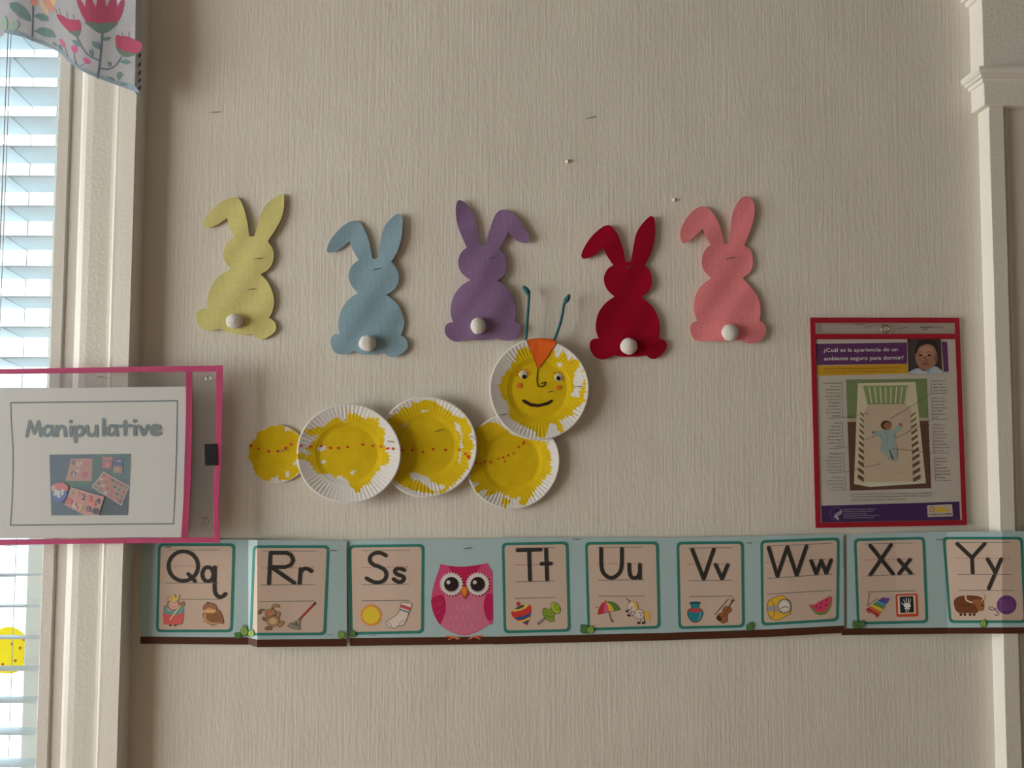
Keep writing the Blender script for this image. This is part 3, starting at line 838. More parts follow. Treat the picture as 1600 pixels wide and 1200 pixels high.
def owl_art(a):
    c = crop(535, 830, 6.316)
    D, Lt, Wg, SH = (166, 48, 86), (176, 96, 114), (158, 26, 68), (112, 118, 118)
    body = c((968, 325, 1), (1080, 345), (1200, 350), (1320, 335), (1428, 315, 1), (1462, 380), (1482, 450), (1484, 880), (1440, 920), (1360, 975), (1270, 1015), (1190, 1028), (1100, 1005), (1010, 960), (940, 890), (895, 800), (878, 700), (888, 590), (920, 470), (945, 400))
    for pts in (c((1020, 1030), (1100, 1035), (1165, 1060), (1130, 1070), (1100, 1050), (1050, 1075), (1040, 1065), (1085, 1048), (1025, 1045)), c((1390, 1022), (1300, 1030), (1240, 1062), (1260, 1068), (1300, 1045), (1355, 1068), (1365, 1058), (1320, 1042), (1380, 1038))):
        a.poly(pts, (200, 100, 66))
    a.poly(body, (176, 62, 98), True)
    a.poly(c((1045, 345), (1200, 352), (1370, 330), (1330, 400), (1210, 560), (1190, 560), (1080, 410)), Wg)
    a.poly(c((1000, 660), (1060, 620), (1340, 620), (1420, 640), (1405, 760), (1450, 900), (1360, 970), (1200, 1022), (1060, 985), (975, 920), (1025, 780)), Lt, True)
    a.poly(c((885, 660), (980, 630), (1015, 680), (1020, 770), (990, 870), (960, 918), (910, 830), (880, 730)), Wg, True)
    a.poly(c((1482, 620, 1), (1430, 620), (1398, 690), (1395, 770), (1420, 850), (1450, 890), (1482, 860, 1)), Wg, True)
    for row, n in ((730, 3), (830, 5), (920, 4)):
        for k in range(n):
            x = 1215 + (k - (n - 1) / 2) * 62; a.stroke(c((x - 28, row), (x - 20, row + 38), (x, row + 50), (x + 20, row + 38), (x + 28, row)), .9, (190, 122, 136), True)
    for x, y in ((915, 700), (960, 690), (930, 780)): a.stroke(c((x - 20, y), (x, y + 40), (x + 28, y)), .8, (178, 62, 96), True)
    for ex in (1075, 1335):
        x, y = c((ex, 522))[0]
        a.poly(ell(x + .6, y + 1.6, 17.6, 18), (132, 34, 66))
        a.poly(star(x, y, 16.2, 19.3, 24), (188, 178, 168)); a.poly(ell(x, y, 16.2), (188, 178, 168))
        a.poly(ell(x + .5, y + 1, 12.2), (140, 130, 124)); a.poly(ell(x, y, 11.2), (34, 24, 24)); a.poly(ell(x - 4.6, y - 2.8, 3.1), (176, 166, 162))
    a.poly(c((1205, 540), (1240, 570), (1235, 630), (1208, 668), (1180, 630), (1168, 575)), (140, 66, 30), True); a.poly(c((1200, 545), (1228, 572), (1225, 610), (1205, 640), (1180, 610), (1170, 572)), (202, 110, 40), True)

# --- the four strips
d1 = piecewise([(210, .004), (388, .004), (402, .017), (455, .012), (545, .006)])
strip('pale blue alphabet strip with creased fold showing Qq queen, quail and Rr rabbit, rake', [(221, 842), (388, 843), (402, 844), (541.5, 845), (542, 1010), (402, 1011.5), (388, 1007.5), (219, 1006)],
      [(219.3, 994.5), (388, 996), (402, 999.5), (542, 998), (542, 1009.8), (402, 1011.3), (388, 1007.2), (219.2, 1005.8)], d1, (388, 402, 455),
      [('Q q', [(247, 849), (367.5, 849), (363.5, 988), (243.5, 988)], [(262, 859.3, 344, 859.3), (266, 884.5, 344, 885), (259, 911, 342, 911), (259, 936.5, 342, 936.5)],
        [(arc(286.2, 884.6, 23, 23, 0, 360, 40), False), ([(294, 897), (304.5, 908)], False), (arc(324.5, 897.3, 8.6, 11.2, 0, 360, 30), False), ([(335.5, 886.5), (335, 918), (337, 928), (342.5, 933), (348, 931.5), (352, 928)], True)],
        [('queen_picture', pic_queen), ('quail_picture', pic_quail)]),
       ('R r', [(395, 852), (515, 852), (509, 992.5), (390, 993)], [(409, 861, 495, 861), (408, 887.5, 493, 887), (407, 914, 492, 913.5), (405, 940, 491, 939)],
        [([(422.5, 864), (420, 912)], False), ([(422.5, 864), (447, 864), (454.5, 867), (458, 875), (454.5, 882.5), (446, 886), (423, 886)], False), ([(427, 888.5), (459.5, 911)], False), ([(469.5, 889), (467.7, 911.5)], False), ([(469.2, 894), (473.5, 889.3), (480, 888.7), (486, 892.5)], True)],
        [('rabbit_picture', pic_rabbit), ('rake_picture', pic_rake)])],
      [[(376, 996, -.95, 12, 9, LEAF1), (381.5, 995, 0, 19, 10, LEAF2), (389, 995, .55, 13, 9, LEAF2)], [(536, 998, -.45, 14, 10, LEAF2)]],
      staples=(((256, 856), (267, 854.5)), ((514, 860), (524.5, 860.5))),
      extra=lambda a: a.stroke([(511, 992), (522, 992)], 1.0, (96, 108, 106)))

d2 = piecewise([(540, .0035), (620, .005), (775, .0035)])
strip('short pale blue alphabet strip with pink owl beside Ss sun and sock card', [(541.8, 844), (771.5, 841.5), (772, 1006.5), (547, 1009.5), (544, 930)],
      [(546.7, 997), (772, 994.5), (772, 1006.3), (547, 1009.3)], d2, (620,),
      [('S s', [(544.8, 851.5), (663, 850), (662, 989.5), (547, 992)], [(566, 860.5, 640, 859.8), (565, 886.8, 640, 885.6), (565, 913.5, 640, 912.6), (565, 939, 640, 938)],
        [([(603, 868), (595, 864.2), (586, 864.3), (579, 869), (577.8, 876), (583, 882), (593, 886), (601, 891), (603.5, 899), (599.5, 907), (591, 910), (582, 908.8), (572.5, 903.5)], True),
         ([(631.5, 891), (624.5, 888.2), (618.2, 889.8), (617, 894), (621.5, 898), (628, 900), (631, 904), (628, 908.4), (622, 909.2), (614.8, 905)], True)],
        [('sun_picture', pic_sun), ('sock_picture', pic_sock)])],
      [[(549, 996, .35, 12, 9, LEAF1)]], owl=owl_art, staples=(((724, 857), (735.5, 856)),),
      extra=lambda a: a.stroke([(577, 992.5), (588, 992.3)], 1.0, (96, 108, 106)))

d3 = piecewise([(769, .0062), (900, .004), (1100, .004), (1230, .006), (1320, .004)])
strip('long pale blue alphabet strip running from Tt spinning top to Ww watermelon', [(769, 840.5), (1040, 840), (1200, 837.5), (1318, 834), (1319, 989), (1200, 995.5), (1040, 1000.7), (772, 1007)],
      [(771.8, 994.8), (1040, 988.8), (1200, 983.5), (1319, 977.5), (1319, 988.8), (1200, 995.3), (1040, 1000.5), (772, 1006.8)], d3, (900, 1100, 1230),
      [('T t', [(784, 848), (888, 846), (891.5, 987), (787, 989.5)], [(804, 856.3, 867, 855.6), (804, 883, 867, 881.6), (805, 909.3, 867, 907.6), (804, 935, 869, 933.4)],
        [([(808.5, 859.8), (844.5, 858.8)], False), ([(826.5, 860), (828, 906.5)], False), ([(853, 858.5), (854.7, 906)], False), ([(845.7, 881), (861, 880.4)], False)],
        [('spinning_top_picture', pic_top), ('push_pin_picture', pic_pin)]),
       ('U u', [(914, 846.8), (1029, 846), (1032, 982), (918, 985.5)], [(932.5, 855.2, 1005, 855), (933, 880.6, 1006, 880.6), (934, 906.5, 1007, 906), (935, 931.6, 1008, 931.2)],
        [([(939, 857.5), (939.8, 886), (944.5, 897.5), (955, 903), (965.5, 897.5), (971, 886), (971.5, 857.5)], True), ([(983, 882), (983.5, 894), (986, 900.8), (991, 903.3), (996.5, 901), (999.3, 895)], True), ([(999.5, 882), (999.7, 903.3)], False)],
        [('umbrella_picture', pic_umbrella), ('unicorn_picture', pic_unicorn)]),
       ('V v', [(1057, 846.5), (1162, 845.5), (1163.5, 980.5), (1060, 983)], [(1075, 856.3, 1144, 855.8), (1075, 881.7, 1143, 881.2), (1076, 907.4, 1144, 906.6), (1077, 932.3, 1145, 931.4)],
        [([(1081.5, 859), (1099.3, 904.5), (1115, 858.5)], False), ([(1118, 882.5), (1128, 904.5), (1136.7, 882.5)], False)],
        [('vase_picture', pic_vase), ('violin_picture', pic_violin)]),
       ('W w', [(1188, 844), (1312, 839.7), (1310.5, 970.5), (1189.5, 977.8)], [(1199, 853.2, 1301, 848.8), (1197, 878.6, 1302, 873), (1198, 904, 1300, 897), (1198, 928.6, 1300, 922.2)],
        [([(1201, 856), (1214.5, 900), (1230, 855), (1244.5, 898.5), (1260, 853.5)], False), ([(1267.3, 876.5), (1275.3, 896.5), (1283, 876), (1290.7, 895.5), (1298.5, 875)], False)],
        [('watch_picture', pic_watch), ('watermelon_picture', pic_melon)])],
      [[(917, 990, -.55, 17, 12, LEAF1), (920, 990, .4, 14, 10, LEAF2)], [(1168, 986, .5, 17, 10, LEAF1)]],
      staples=(((894, 842.8), (906, 842.6)), ((1166, 848.5), (1174, 848.2))),
      extra=lambda a: [a.stroke([(1317, 840 + k * 4.3), (1316.8, 842.6 + k * 4.3)], 1.0, (112, 118, 118), cap=False) for k in range(11)])

d4 = piecewise([(1313, .0062), (1400, .0055), (1480, .010), (1545, .0245), (1566, .0298), (1640, .0305)])
strip('alphabet strip bending forward over the white pilaster with Xx xylophone and Yy yak cards', [(1323, 836), (1400, 832.5), (1480, 831), (1640, 829.5), (1640, 990), (1480, 990.5), (1400, 991.5), (1314.5, 992.5), (1315, 982), (1323.5, 981.8)],
      [(1315, 982), (1400, 981.3), (1480, 980.6), (1640, 980), (1640, 989.8), (1480, 990.3), (1400, 991.3), (1314.7, 992.3)], d4, (1400, 1480, 1545, 1566),
      [('X x', [(1334, 841.5), (1445, 838.5), (1450.5, 973.5), (1339, 976)], [(1351, 850, 1427, 848.3), (1352, 875, 1429, 872.8), (1353, 900, 1430, 897.6), (1354, 925, 1431, 923)],
        [([(1359.7, 852.5), (1395, 896.5)], False), ([(1392, 851.5), (1360, 898)], False), ([(1404.3, 875), (1423, 895.8)], False), ([(1421.8, 874.5), (1404.8, 896.3)], False)],
        [('xylophone_picture', pic_xylophone), ('xray_picture', pic_xray)]),
       ('Y y', [(1472.5, 838.7), (1598, 838.7), (1604, 973.5), (1483, 973.5)], [(1494, 847.5, 1579, 847.5), (1495, 872, 1581, 872.5), (1496, 897.5, 1582, 897.5), (1498, 922.5, 1584, 922.8)],
        [([(1495.5, 849.7), (1518.6, 871.5), (1538.3, 849.7)], False), ([(1518.6, 871.5), (1519.7, 895)], False), ([(1543, 873.8), (1553.7, 892)], False), ([(1564, 873.8), (1544.8, 919.5)], False)],
        [('yak_picture', pic_yak), ('yarn_picture', pic_yarn)])],
      [[(1341, 982, -.55, 15, 10, LEAF1), (1343, 982, .45, 15, 9, LEAF1)], [(1534, 980.5, .35, 14, 9, LEAF2)]],
      staples=(((1462, 843), (1472, 842.8)),))

# ================================================================== FELT BUNNIES
def felt(name, rgb): return mat(name, rgb, rough=.95, bump=.0005, bscale=700, var=.08, vscale=120, sheen=.12, spec=.05)
def bunny(color_name, label, rgb, c, pts, tail, tr, staples, seed, lift):
    out = smooth(c(*pts), True, 4)
    cx = sum(p[0] for p in out) / len(out); cy = max(p[1] for p in out)
    rng = random.Random(seed); ph = [rng.random() * 6 for _ in range(4)]
    def dep(x, y):
        return .0012 + lift * (.5 + .5 * math.sin((x - cx) * .035 + ph[0]) * math.sin((y - cy) * .022 + ph[1])) + .0006 * (1 + math.sin(x * .11 + y * .07 + ph[2]))
    root = thing('felt_bunny', P(cx, cy, 0), label, 'felt bunny', 'felt bunnies pinned to the wall')
    sheet('felt_body', out, dep, .0026, felt(color_name + '_felt', rgb), root, step=9.0, round_=.0006)
    # cotton pompom
    tc = P(tail[0], tail[1], dep(*tail) + .007)
    sc = 1.19 / FPX
    V, F = [], []; NU, NV = 24, 16
    for j in range(NV + 1):
        th = math.pi * j / NV
        for i in range(NU):
            ps = 2 * math.pi * i / NU
            v = Vector((math.sin(th) * math.cos(ps), math.cos(th), math.sin(th) * math.sin(ps)))
            k = 1 + .07 * noise.noise(v * 1.6 + Vector((seed, 0, 0))) + .03 * noise.noise(v * 5 + Vector((0, seed, 0)))
            V.append((tc.x + v.x * tr[0] * sc * k, tc.y + v.y * .0085 * k, tc.z + v.z * tr[1] * sc * k))
    for j in range(NV):
        for i in range(NU):
            F.append((j * NU + i, j * NU + (i + 1) % NU, (j + 1) * NU + (i + 1) % NU, (j + 1) * NU + i))
    mesh_obj('pompom_tail', V, F, mat('white_cotton', (.84, .81, .76), rough=1.0, bump=.0015, bscale=900, var=.04, sheen=.3, spec=.1), root, smooth=True)
    for a_, b_ in staples: staple(root, a_, b_, dep(*a_) + .0032)
C1 = 1
YB = [(458, 365, 1), (445, 260), (420, 165), (395, 110), (362, 85), (320, 90), (255, 120), (195, 170), (150, 225), (130, 275), (140, 298), (180, 300), (240, 275), (300, 232, 1), (320, 300), (356, 365, 1), (325, 390), (290, 430), (272, 490), (285, 550), (328, 600, 1), (260, 640), (200, 700), (165, 780), (155, 850), (160, 888, 1), (120, 890), (85, 915), (75, 945), (90, 1000), (130, 1040), (180, 1048), (245, 1032, 1), (310, 1060), (380, 1075), (440, 1075), (478, 1068, 1), (500, 1095), (545, 1110), (600, 1090), (645, 1050), (652, 1010), (635, 975), (603, 955, 1), (625, 910), (637, 850), (630, 780), (595, 700), (540, 638, 1), (590, 610), (625, 560), (636, 500), (625, 450), (592, 402, 1), (640, 330), (685, 250), (708, 170), (712, 90), (705, 68), (680, 65), (630, 95), (575, 145), (540, 220), (515, 300), (495, 365, 1)]
BB = [(390, 400, 1), (375, 300), (340, 200), (305, 140), (275, 120), (230, 125), (170, 160), (110, 220), (70, 280), (52, 335), (60, 358), (95, 355), (150, 330), (222, 272, 1), (245, 335), (290, 415, 1), (245, 450), (218, 500), (218, 560), (245, 620), (285, 662, 1), (220, 705), (165, 780), (140, 860), (138, 920), (150, 968, 1), (110, 970), (82, 1000), (82, 1050), (110, 1105), (160, 1122), (210, 1115), (252, 1098, 1), (310, 1118), (380, 1122), (440, 1115), (485, 1105, 1), (510, 1135), (560, 1142), (610, 1120), (655, 1075), (655, 1030), (635, 995), (605, 980, 1), (625, 930), (632, 870), (610, 800), (570, 735), (498, 675, 1), (550, 640), (585, 590), (590, 530), (570, 470), (533, 428, 1), (580, 350), (610, 250), (620, 150), (618, 95), (600, 70), (575, 70), (530, 105), (480, 170), (455, 260), (435, 390, 1), (412, 408, 1)]
PB = [(310, 402, 1), (300, 320), (280, 220), (250, 140), (205, 85), (160, 60), (138, 80), (130, 140), (138, 220), (165, 310), (212, 415, 1), (170, 455), (150, 510), (155, 570), (185, 620), (240, 660, 1), (170, 705), (115, 780), (92, 860), (95, 930), (110, 975, 1), (70, 985), (48, 1020), (55, 1070), (95, 1110), (150, 1125), (208, 1100, 1), (270, 1112), (340, 1110), (440, 1098, 1), (480, 1110), (540, 1115), (595, 1085), (622, 1030), (610, 990), (570, 978, 1), (580, 920), (575, 840), (545, 760), (500, 705), (440, 664, 1), (485, 630), (510, 570), (508, 510), (485, 455), (452, 430, 1), (490, 370), (522, 298, 1), (560, 345), (610, 375), (660, 383), (682, 370), (680, 330), (640, 260), (590, 190), (540, 150), (490, 132), (450, 145), (420, 185), (385, 280), (352, 398, 1)]
RB = [(372, 380, 1), (355, 290), (320, 190), (290, 140), (260, 110), (235, 105), (195, 120), (130, 175), (80, 240), (45, 310), (42, 345), (65, 356), (120, 340), (165, 310), (205, 273, 1), (235, 340), (280, 405, 1), (240, 430), (213, 480), (210, 530), (235, 590), (288, 640, 1), (220, 690), (170, 760), (150, 840), (152, 900), (170, 955, 1), (130, 958), (105, 985), (108, 1040), (140, 1090), (185, 1112), (240, 1105), (285, 1080, 1), (340, 1090), (410, 1092), (470, 1090), (528, 1082, 1), (560, 1105), (600, 1105), (650, 1070), (680, 1020), (670, 975), (620, 952, 1), (628, 900), (625, 830), (600, 760), (560, 700), (490, 645, 1), (540, 605), (568, 550), (568, 490), (550, 440), (515, 405, 1), (560, 320), (585, 230), (594, 130), (588, 60), (575, 40), (550, 42), (500, 90), (455, 160), (435, 240), (412, 378, 1)]
KB = [(390, 390, 1), (375, 300), (340, 210), (300, 150), (260, 115), (225, 108), (170, 130), (110, 195), (70, 270), (62, 330), (75, 375), (100, 385), (150, 350), (230, 275, 1), (250, 330), (290, 395, 1), (245, 440), (225, 500), (230, 570), (260, 615), (295, 645, 1), (225, 700), (180, 770), (165, 850), (170, 910), (190, 965, 1), (150, 985), (138, 1030), (155, 1090), (200, 1118), (260, 1115), (370, 1120), (440, 1112), (520, 1110, 1), (560, 1130), (610, 1135), (670, 1110), (705, 1050), (695, 995), (655, 965, 1), (665, 900), (655, 820), (620, 750), (570, 690), (530, 645, 1), (580, 605), (605, 550), (605, 490), (585, 430), (540, 400, 1), (580, 310), (610, 210), (620, 130), (610, 75), (580, 40), (550, 32), (510, 55), (465, 130), (445, 230), (430, 388, 1)]
bunny('pale_yellow', 'pale yellow felt bunny with folded ear and white pompom tail', (.72, .66, .26), crop(290, 290, 4.6166), YB, (366.5, 502), (13.8, 11.6), (((396, 404.5), (408, 403.5)), ((385, 452.5), (398, 451.5))), 1, .002)
bunny('light_blue', 'light blue felt bunny with folded ear and white pompom tail', (.28, .43, .52), crop(500, 320, 4.8), BB, (574.4, 536.3), (13.6, 12.8), (((583, 421.5), (595, 419)),), 2, .003)
bunny('purple', 'purple felt bunny with folded ear above the caterpillar head', (.26, .16, .31), crop(685, 300, 4.8), PB, (747, 509), (12.3, 13.2), (((760.5, 403.5), (770, 403.2)),), 3, .005)
bunny('crimson', 'crimson red felt bunny with folded ear and white pompom tail', (.34, .0015, .022), crop(900, 330, 4.8), RB, (982.5, 541), (13.4, 13), (((978, 419), (989, 416)),), 4, .003)
bunny('pink', 'bright pink felt bunny with folded ear and white pompom tail', (.90, .27, .30), crop(1050, 300, 4.8), KB, (1141, 519.4), (13.4, 13), (((1135, 404.5), (1146, 402)),), 5, .003)

# ================================================================== PAPER PLATE CATERPILLAR
def plate_material():
    m = bpy.data.materials.new('painted_paper_plate'); m.use_nodes = True
    nt = m.node_tree; n = nt.nodes; L = nt.links; b = n['Principled BSDF']
    b.inputs['Roughness'].default_value = .7; b.inputs['Specular IOR Level'].default_value = .12
    at = n.new('ShaderNodeAttribute'); at.attribute_name = 'paint'
    tc = n.new('ShaderNodeTexCoord')
    nz = n.new('ShaderNodeTexNoise'); nz.inputs['Scale'].default_value = 260; nz.inputs['Detail'].default_value = 5
    L.new(tc.outputs['Object'], nz.inputs['Vector'])
    ma = n.new('ShaderNodeMath'); ma.operation = 'MULTIPLY_ADD'; ma.inputs[1].default_value = 7.0; ma.inputs[2].default_value = -3.5
    L.new(nz.outputs['Fac'], ma.inputs[0])
    ad = n.new('ShaderNodeMath'); ad.operation = 'ADD'; L.new(at.outputs['Fac'], ad.inputs[0]); L.new(ma.outputs[0], ad.inputs[1])
    mr = n.new('ShaderNodeMapRange'); mr.inputs[1].default_value = -.9; mr.inputs[2].default_value = .9
    L.new(ad.outputs[0], mr.inputs[0])
    n3 = n.new('ShaderNodeTexNoise'); n3.inputs['Scale'].default_value = 45; n3.inputs['Detail'].default_value = 5
    L.new(tc.outputs['Object'], n3.inputs['Vector'])
    y = n.new('ShaderNodeMix'); y.data_type = 'RGBA'; y.inputs[6].default_value = (.62, .40, .002, 1); y.inputs[7].default_value = (.88, .64, .015, 1)
    L.new(n3.outputs['Fac'], y.inputs[0])
    mx = n.new('ShaderNodeMix'); mx.data_type = 'RGBA'; mx.inputs[6].default_value = (.80, .77, .75, 1)
    L.new(mr.outputs[0], mx.inputs[0]); L.new(y.outputs[2], mx.inputs[7]); L.new(mx.outputs[2], b.inputs['Base Color'])
    bp = n.new('ShaderNodeBump'); bp.inputs['Distance'].default_value = .0006; bp.inputs['Strength'].default_value = .6
    L.new(n3.outputs['Fac'], bp.inputs['Height']); L.new(bp.outputs[0], b.inputs['Normal'])
    return m
PLATE = plate_material()
def sdf(px, py, poly):
    """signed distance (positive inside) of many points to a polygon"""
    p = np.array(poly, float); q = np.roll(p, -1, 0)
    X = px[:, None]; Y = py[:, None]
    dx = q[:, 0] - p[:, 0]; dy = q[:, 1] - p[:, 1]
    t = np.clip(((X - p[:, 0]) * dx + (Y - p[:, 1]) * dy) / (dx * dx + dy * dy + 1e-9), 0, 1)
    d = np.sqrt((X - p[:, 0] - t * dx) ** 2 + (Y - p[:, 1] - t * dy) ** 2).min(1)
    c = ((p[:, 1] > Y) != (q[:, 1] > Y)) & (X < dx * (Y - p[:, 1]) / (dy + 1e-12) + p[:, 0])
    return np.where(c.sum(1) % 2 == 1, d, -d)

def plate(parent, name, cx, cy, rx, ry, d0, paint, holes, phase=0.0, fluted=True, rise=.006, wob=.01, label=None):
    NA, rad = (288 if fluted else 160), []
    rad = list(np.linspace(0.02, .56, 20)) + list(np.linspace(.575, .66, 9)) + list(np.linspace(.675, .99, 30)) + [1.0]
    def shape(r, a):
        if not fluted: return d0 + .0012 * r * r + .0008 * r * r * math.sin(3 * a + phase)
        t = min(1, max(0, (r - .57) / .07)); lip = t * t * (3 - 2 * t)
        u = min(1, max(0, (r - .6) / .4))
        fl = math.sin(72 * a + phase) * .00030 * (.75 + .5 * math.sin(5 * a + 3 * phase)) * min(1, max(0, (r - .64) / .14)) * (1 if r < .965 else .35)
        ring = .0006 * math.exp(-((r - .585) / .018) ** 2)
        return d0 + .0015 * lip + rise * (u ** 1.25) + fl + ring + .0012 * u * math.sin(2 * a + phase * 1.7) - (.0012 if r > .985 else 0)
    def edge(a): return 1 + wob * (.6 * math.sin(3 * a + phase) + .4 * math.sin(5 * a + 2 * phase))
    def dep(x, y):
        u, v = (x - cx) / rx, (y - cy) / ry
        a = math.atan2(v, u); r = math.hypot(u, v) / edge(a)
        return shape(r, a)
    V, F, PX = [], [], []
    def add(x, y, d):
        PX.append((x, y)); V.append(P(x, y, d))
    add(cx, cy, shape(0, 0))
    for r in rad:
        for k in range(NA):
            a = 2 * math.pi * k / NA; e = edge(a)
            add(cx + rx * r * e * math.cos(a), cy + ry * r * e * math.sin(a), shape(r, a))
    # turned edge and back
    for k in range(NA):
        a = 2 * math.pi * k / NA; e = edge(a)
        add(cx + rx * e * math.cos(a), cy + ry * e * math.sin(a), shape(1, a) - .0011)
    for k in range(NA):
        a = 2 * math.pi * k / NA; e = edge(a) * .6
        add(cx + rx * e * math.cos(a), cy + ry * e * math.sin(a), max(.0004, d0 - .0012))
    for k in range(NA): F.append((0, 1 + (k + 1) % NA, 1 + k))
    for j in range(len(rad) + 1):
        for k in range(NA):
            a = 1 + j * NA + k; b = 1 + j * NA + (k + 1) % NA
            F.append((a, b, b + NA, a + NA))
    F.append(tuple(1 + (len(rad) + 1) * NA + k for k in range(NA)))
    o = mesh_obj(name, V, F, PLATE, parent, smooth=True)
    A = np.array(PX); s = sdf(A[:, 0], A[:, 1], paint)
    for h in holes: s = np.minimum(s, -sdf(A[:, 0], A[:, 1], h))
    # brush streaks run out along the flutes
    ang = np.arctan2((A[:, 1] - cy) / ry, (A[:, 0] - cx) / rx); rr = np.hypot((A[:, 0] - cx) / rx, (A[:, 1] - cy) / ry)
    s = s + (np.where(rr > .64, .9, .0) * np.sin(72 * ang + phase + 2) * (1 + np.sin(7 * ang + phase))) * (1 if fluted else 0)
    wob_ = np.array([noise.noise(Vector((x * .16, y * .16, cx))) + .7 * noise.noise(Vector((x * .4, y * .4, cy))) for x, y in PX])
    s = s + np.where(rr > .6, 3.2, 1.2) * wob_
    at = o.data.attributes.new('paint', 'FLOAT', 'POINT'); at.data.foreach_set('value', s.astype(np.float32))
    bm = bmesh.new(); bm.from_mesh(o.data); bmesh.ops.recalc_face_normals(bm, faces=bm.faces); bm.to_mesh(o.data); bm.free()
    if label: o['label'] = label
    return o, dep

cat_ = thing('paper_plate_caterpillar', P(650, 796, 0), 'caterpillar made of five yellow painted paper plates with smiling face and teal antennae', 'paper craft')
c5 = crop(370, 600, 5.926); c6 = crop(580, 600, 5.0); c7 = crop(740, 430, 4.4444)
ORANGE, RDOT = (196, 82, 26), (170, 54, 28)
def dots(o, dep, pts, c=RDOT, r=2.3):
    rng = random.Random(len(pts))
    for x, y in pts:
        a = Art('plate'); rr = r * rng.uniform(.85, 1.15)
        a.poly(ell(x, y, rr, rr * rng.uniform(.8, 1.1), rng.random() * 3, n=10), c); a.build('dot', o, dep, .0006)
p1, e1 = plate(cat_, 'body_plate', 433.5, 709.5, 46, 45.3, .003, c5((110, 720), (108, 560), (160, 500), (210, 440), (300, 390), (430, 385), (450, 440), (520, 430), (560, 470), (640, 480), (640, 650), (560, 690), (520, 735), (570, 760), (600, 800), (540, 860), (480, 900), (430, 880), (400, 890), (370, 850), (330, 880), (300, 905), (220, 890), (160, 830), (150, 740)),
             [c5((460, 815), (485, 810), (470, 850), (450, 860))], .4, False, label='small flat yellow plate at the tail end')
p4, e4 = plate(cat_, 'body_plate', 800.5, 720.5, 74, 75.5, .0025, c6((740, 330), (820, 320), (980, 300), (1100, 400), (1300, 440), (1370, 440), (1375, 500), (1412, 540), (1400, 640), (1402, 700), (1340, 750), (1300, 810), (1240, 890), (1212, 945), (1150, 930), (1160, 890), (1050, 880), (1090, 915), (1050, 965), (1020, 940), (1020, 850), (960, 850), (900, 890), (870, 880), (912, 830), (880, 820), (820, 850), (810, 820), (830, 780), (770, 750), (760, 600)),
             [], 1.3, wob=.012)
p3, e3 = plate(cat_, 'body_plate', 667, 698, 79, 79.3, .0075, c6((95, 330), (120, 270), (160, 265), (190, 215), (215, 225), (250, 180), (290, 180), (340, 145), (420, 125), (500, 130), (540, 175), (600, 200), (650, 240), (735, 270), (785, 345), (770, 400), (800, 480), (800, 500), (775, 560), (760, 660), (700, 730), (640, 790), (560, 850), (440, 852), (330, 830), (230, 790), (180, 750), (110, 720), (90, 560)),
             [c6((645, 310), (690, 320), (712, 400), (704, 520), (698, 620), (684, 618), (694, 520), (696, 390), (655, 345)), c6((300, 700), (340, 688), (430, 720), (480, 770), (570, 800), (580, 830), (490, 835), (420, 790), (380, 760), (310, 745)), c6((240, 330), (280, 300), (285, 315), (250, 345)), c6((400, 205), (440, 205), (430, 225), (395, 218))], 2.2)
p2, e2 = plate(cat_, 'body_plate', 544.7, 708.7, 81.8, 78.3, .0146, c5((1040, 240), (1070, 280), (1110, 285), (1190, 315), (1310, 320), (1315, 370), (1372, 440), (1365, 560), (1390, 640), (1432, 650), (1410, 730), (1335, 775), (1270, 850), (1230, 910), (1160, 970), (1110, 1012), (1060, 960), (1030, 900), (965, 845), (920, 868), (850, 830), (740, 835), (700, 760), (650, 710), (550, 690), (550, 640), (600, 645), (660, 660), (690, 640), (640, 600), (690, 545), (740, 480), (635, 470), (635, 425), (800, 400), (840, 350), (940, 290), (965, 350), (1010, 350)),
             [ell(*c5((800, 722))[0], 3.2, 2.6), c5((745, 590), (800, 565), (830, 600), (780, 625), (745, 615)), c5((1050, 820), (1090, 785), (1108, 795), (1070, 840))], .9)
ph, eh = plate(cat_, 'head_plate', 842.5, 608.4, 78.2, 79.3, .010, c7((300, 520), (340, 505), (440, 500), (545, 520), (585, 575), (628, 528), (655, 585), (720, 585), (742, 640), (760, 660), (782, 720), (776, 800), (768, 870), (720, 925), (685, 945), (722, 970), (690, 975), (640, 980), (600, 1010), (628, 1080), (600, 1105), (580, 1060), (540, 1030), (500, 1085), (490, 1145), (440, 1110), (400, 1060), (330, 1040), (270, 1010), (240, 970), (250, 930), (200, 850), (175, 770), (190, 710), (250, 650), (290, 590)),
             [c7((680, 720), (735, 640), (760, 700), (765, 760), (745, 790), (735, 845), (678, 842), (700, 770)), ell(*c7((600, 625))[0], 3, 3.6)], 1.8, label='head plate with smiling face')
dots(p1, e1, c5((130, 572), (200, 600), (295, 624), (380, 622), (452, 592), (503, 560)))
dots(p2, e2, c5((595, 573), (680, 580), (780, 575), (865, 592), (938, 592), (1025, 583), (1165, 560), (1255, 572), (1332, 581), (1396, 598), (1446, 600)))
dots(p3, e3, c6((242, 518), (322, 514), (405, 531), (481, 509), (578, 515), (684, 513), (735, 546), (756, 566), (762, 580)), r=2.0)
dots(p4, e4, c6((820, 616), (852, 622), (884, 609), (933, 610), (992, 583), (1029, 575), (1043, 603), (1070, 559), (1111, 541), (1151, 492), (1186, 468), (1192, 452)), r=1.9)
staple(p1, c5((395, 625))[0], c5((455, 605))[0], .006)
staple(p3, c6((500, 372))[0], c6((548, 357))[0], .010)
staple(p4, c6((778, 405))[0], c6((815, 435))[0], .0165)
staple(p2, c5((1395, 530))[0], c5((1465, 540))[0], .0205)
staple(ph, c7((700, 775))[0], c7((752, 770))[0], .0145)
staple(ph, c7((175, 975))[0], c7((215, 965))[0], .0165)
staple(ph, c7((512, 812))[0], c7((550, 806))[0], .0115)
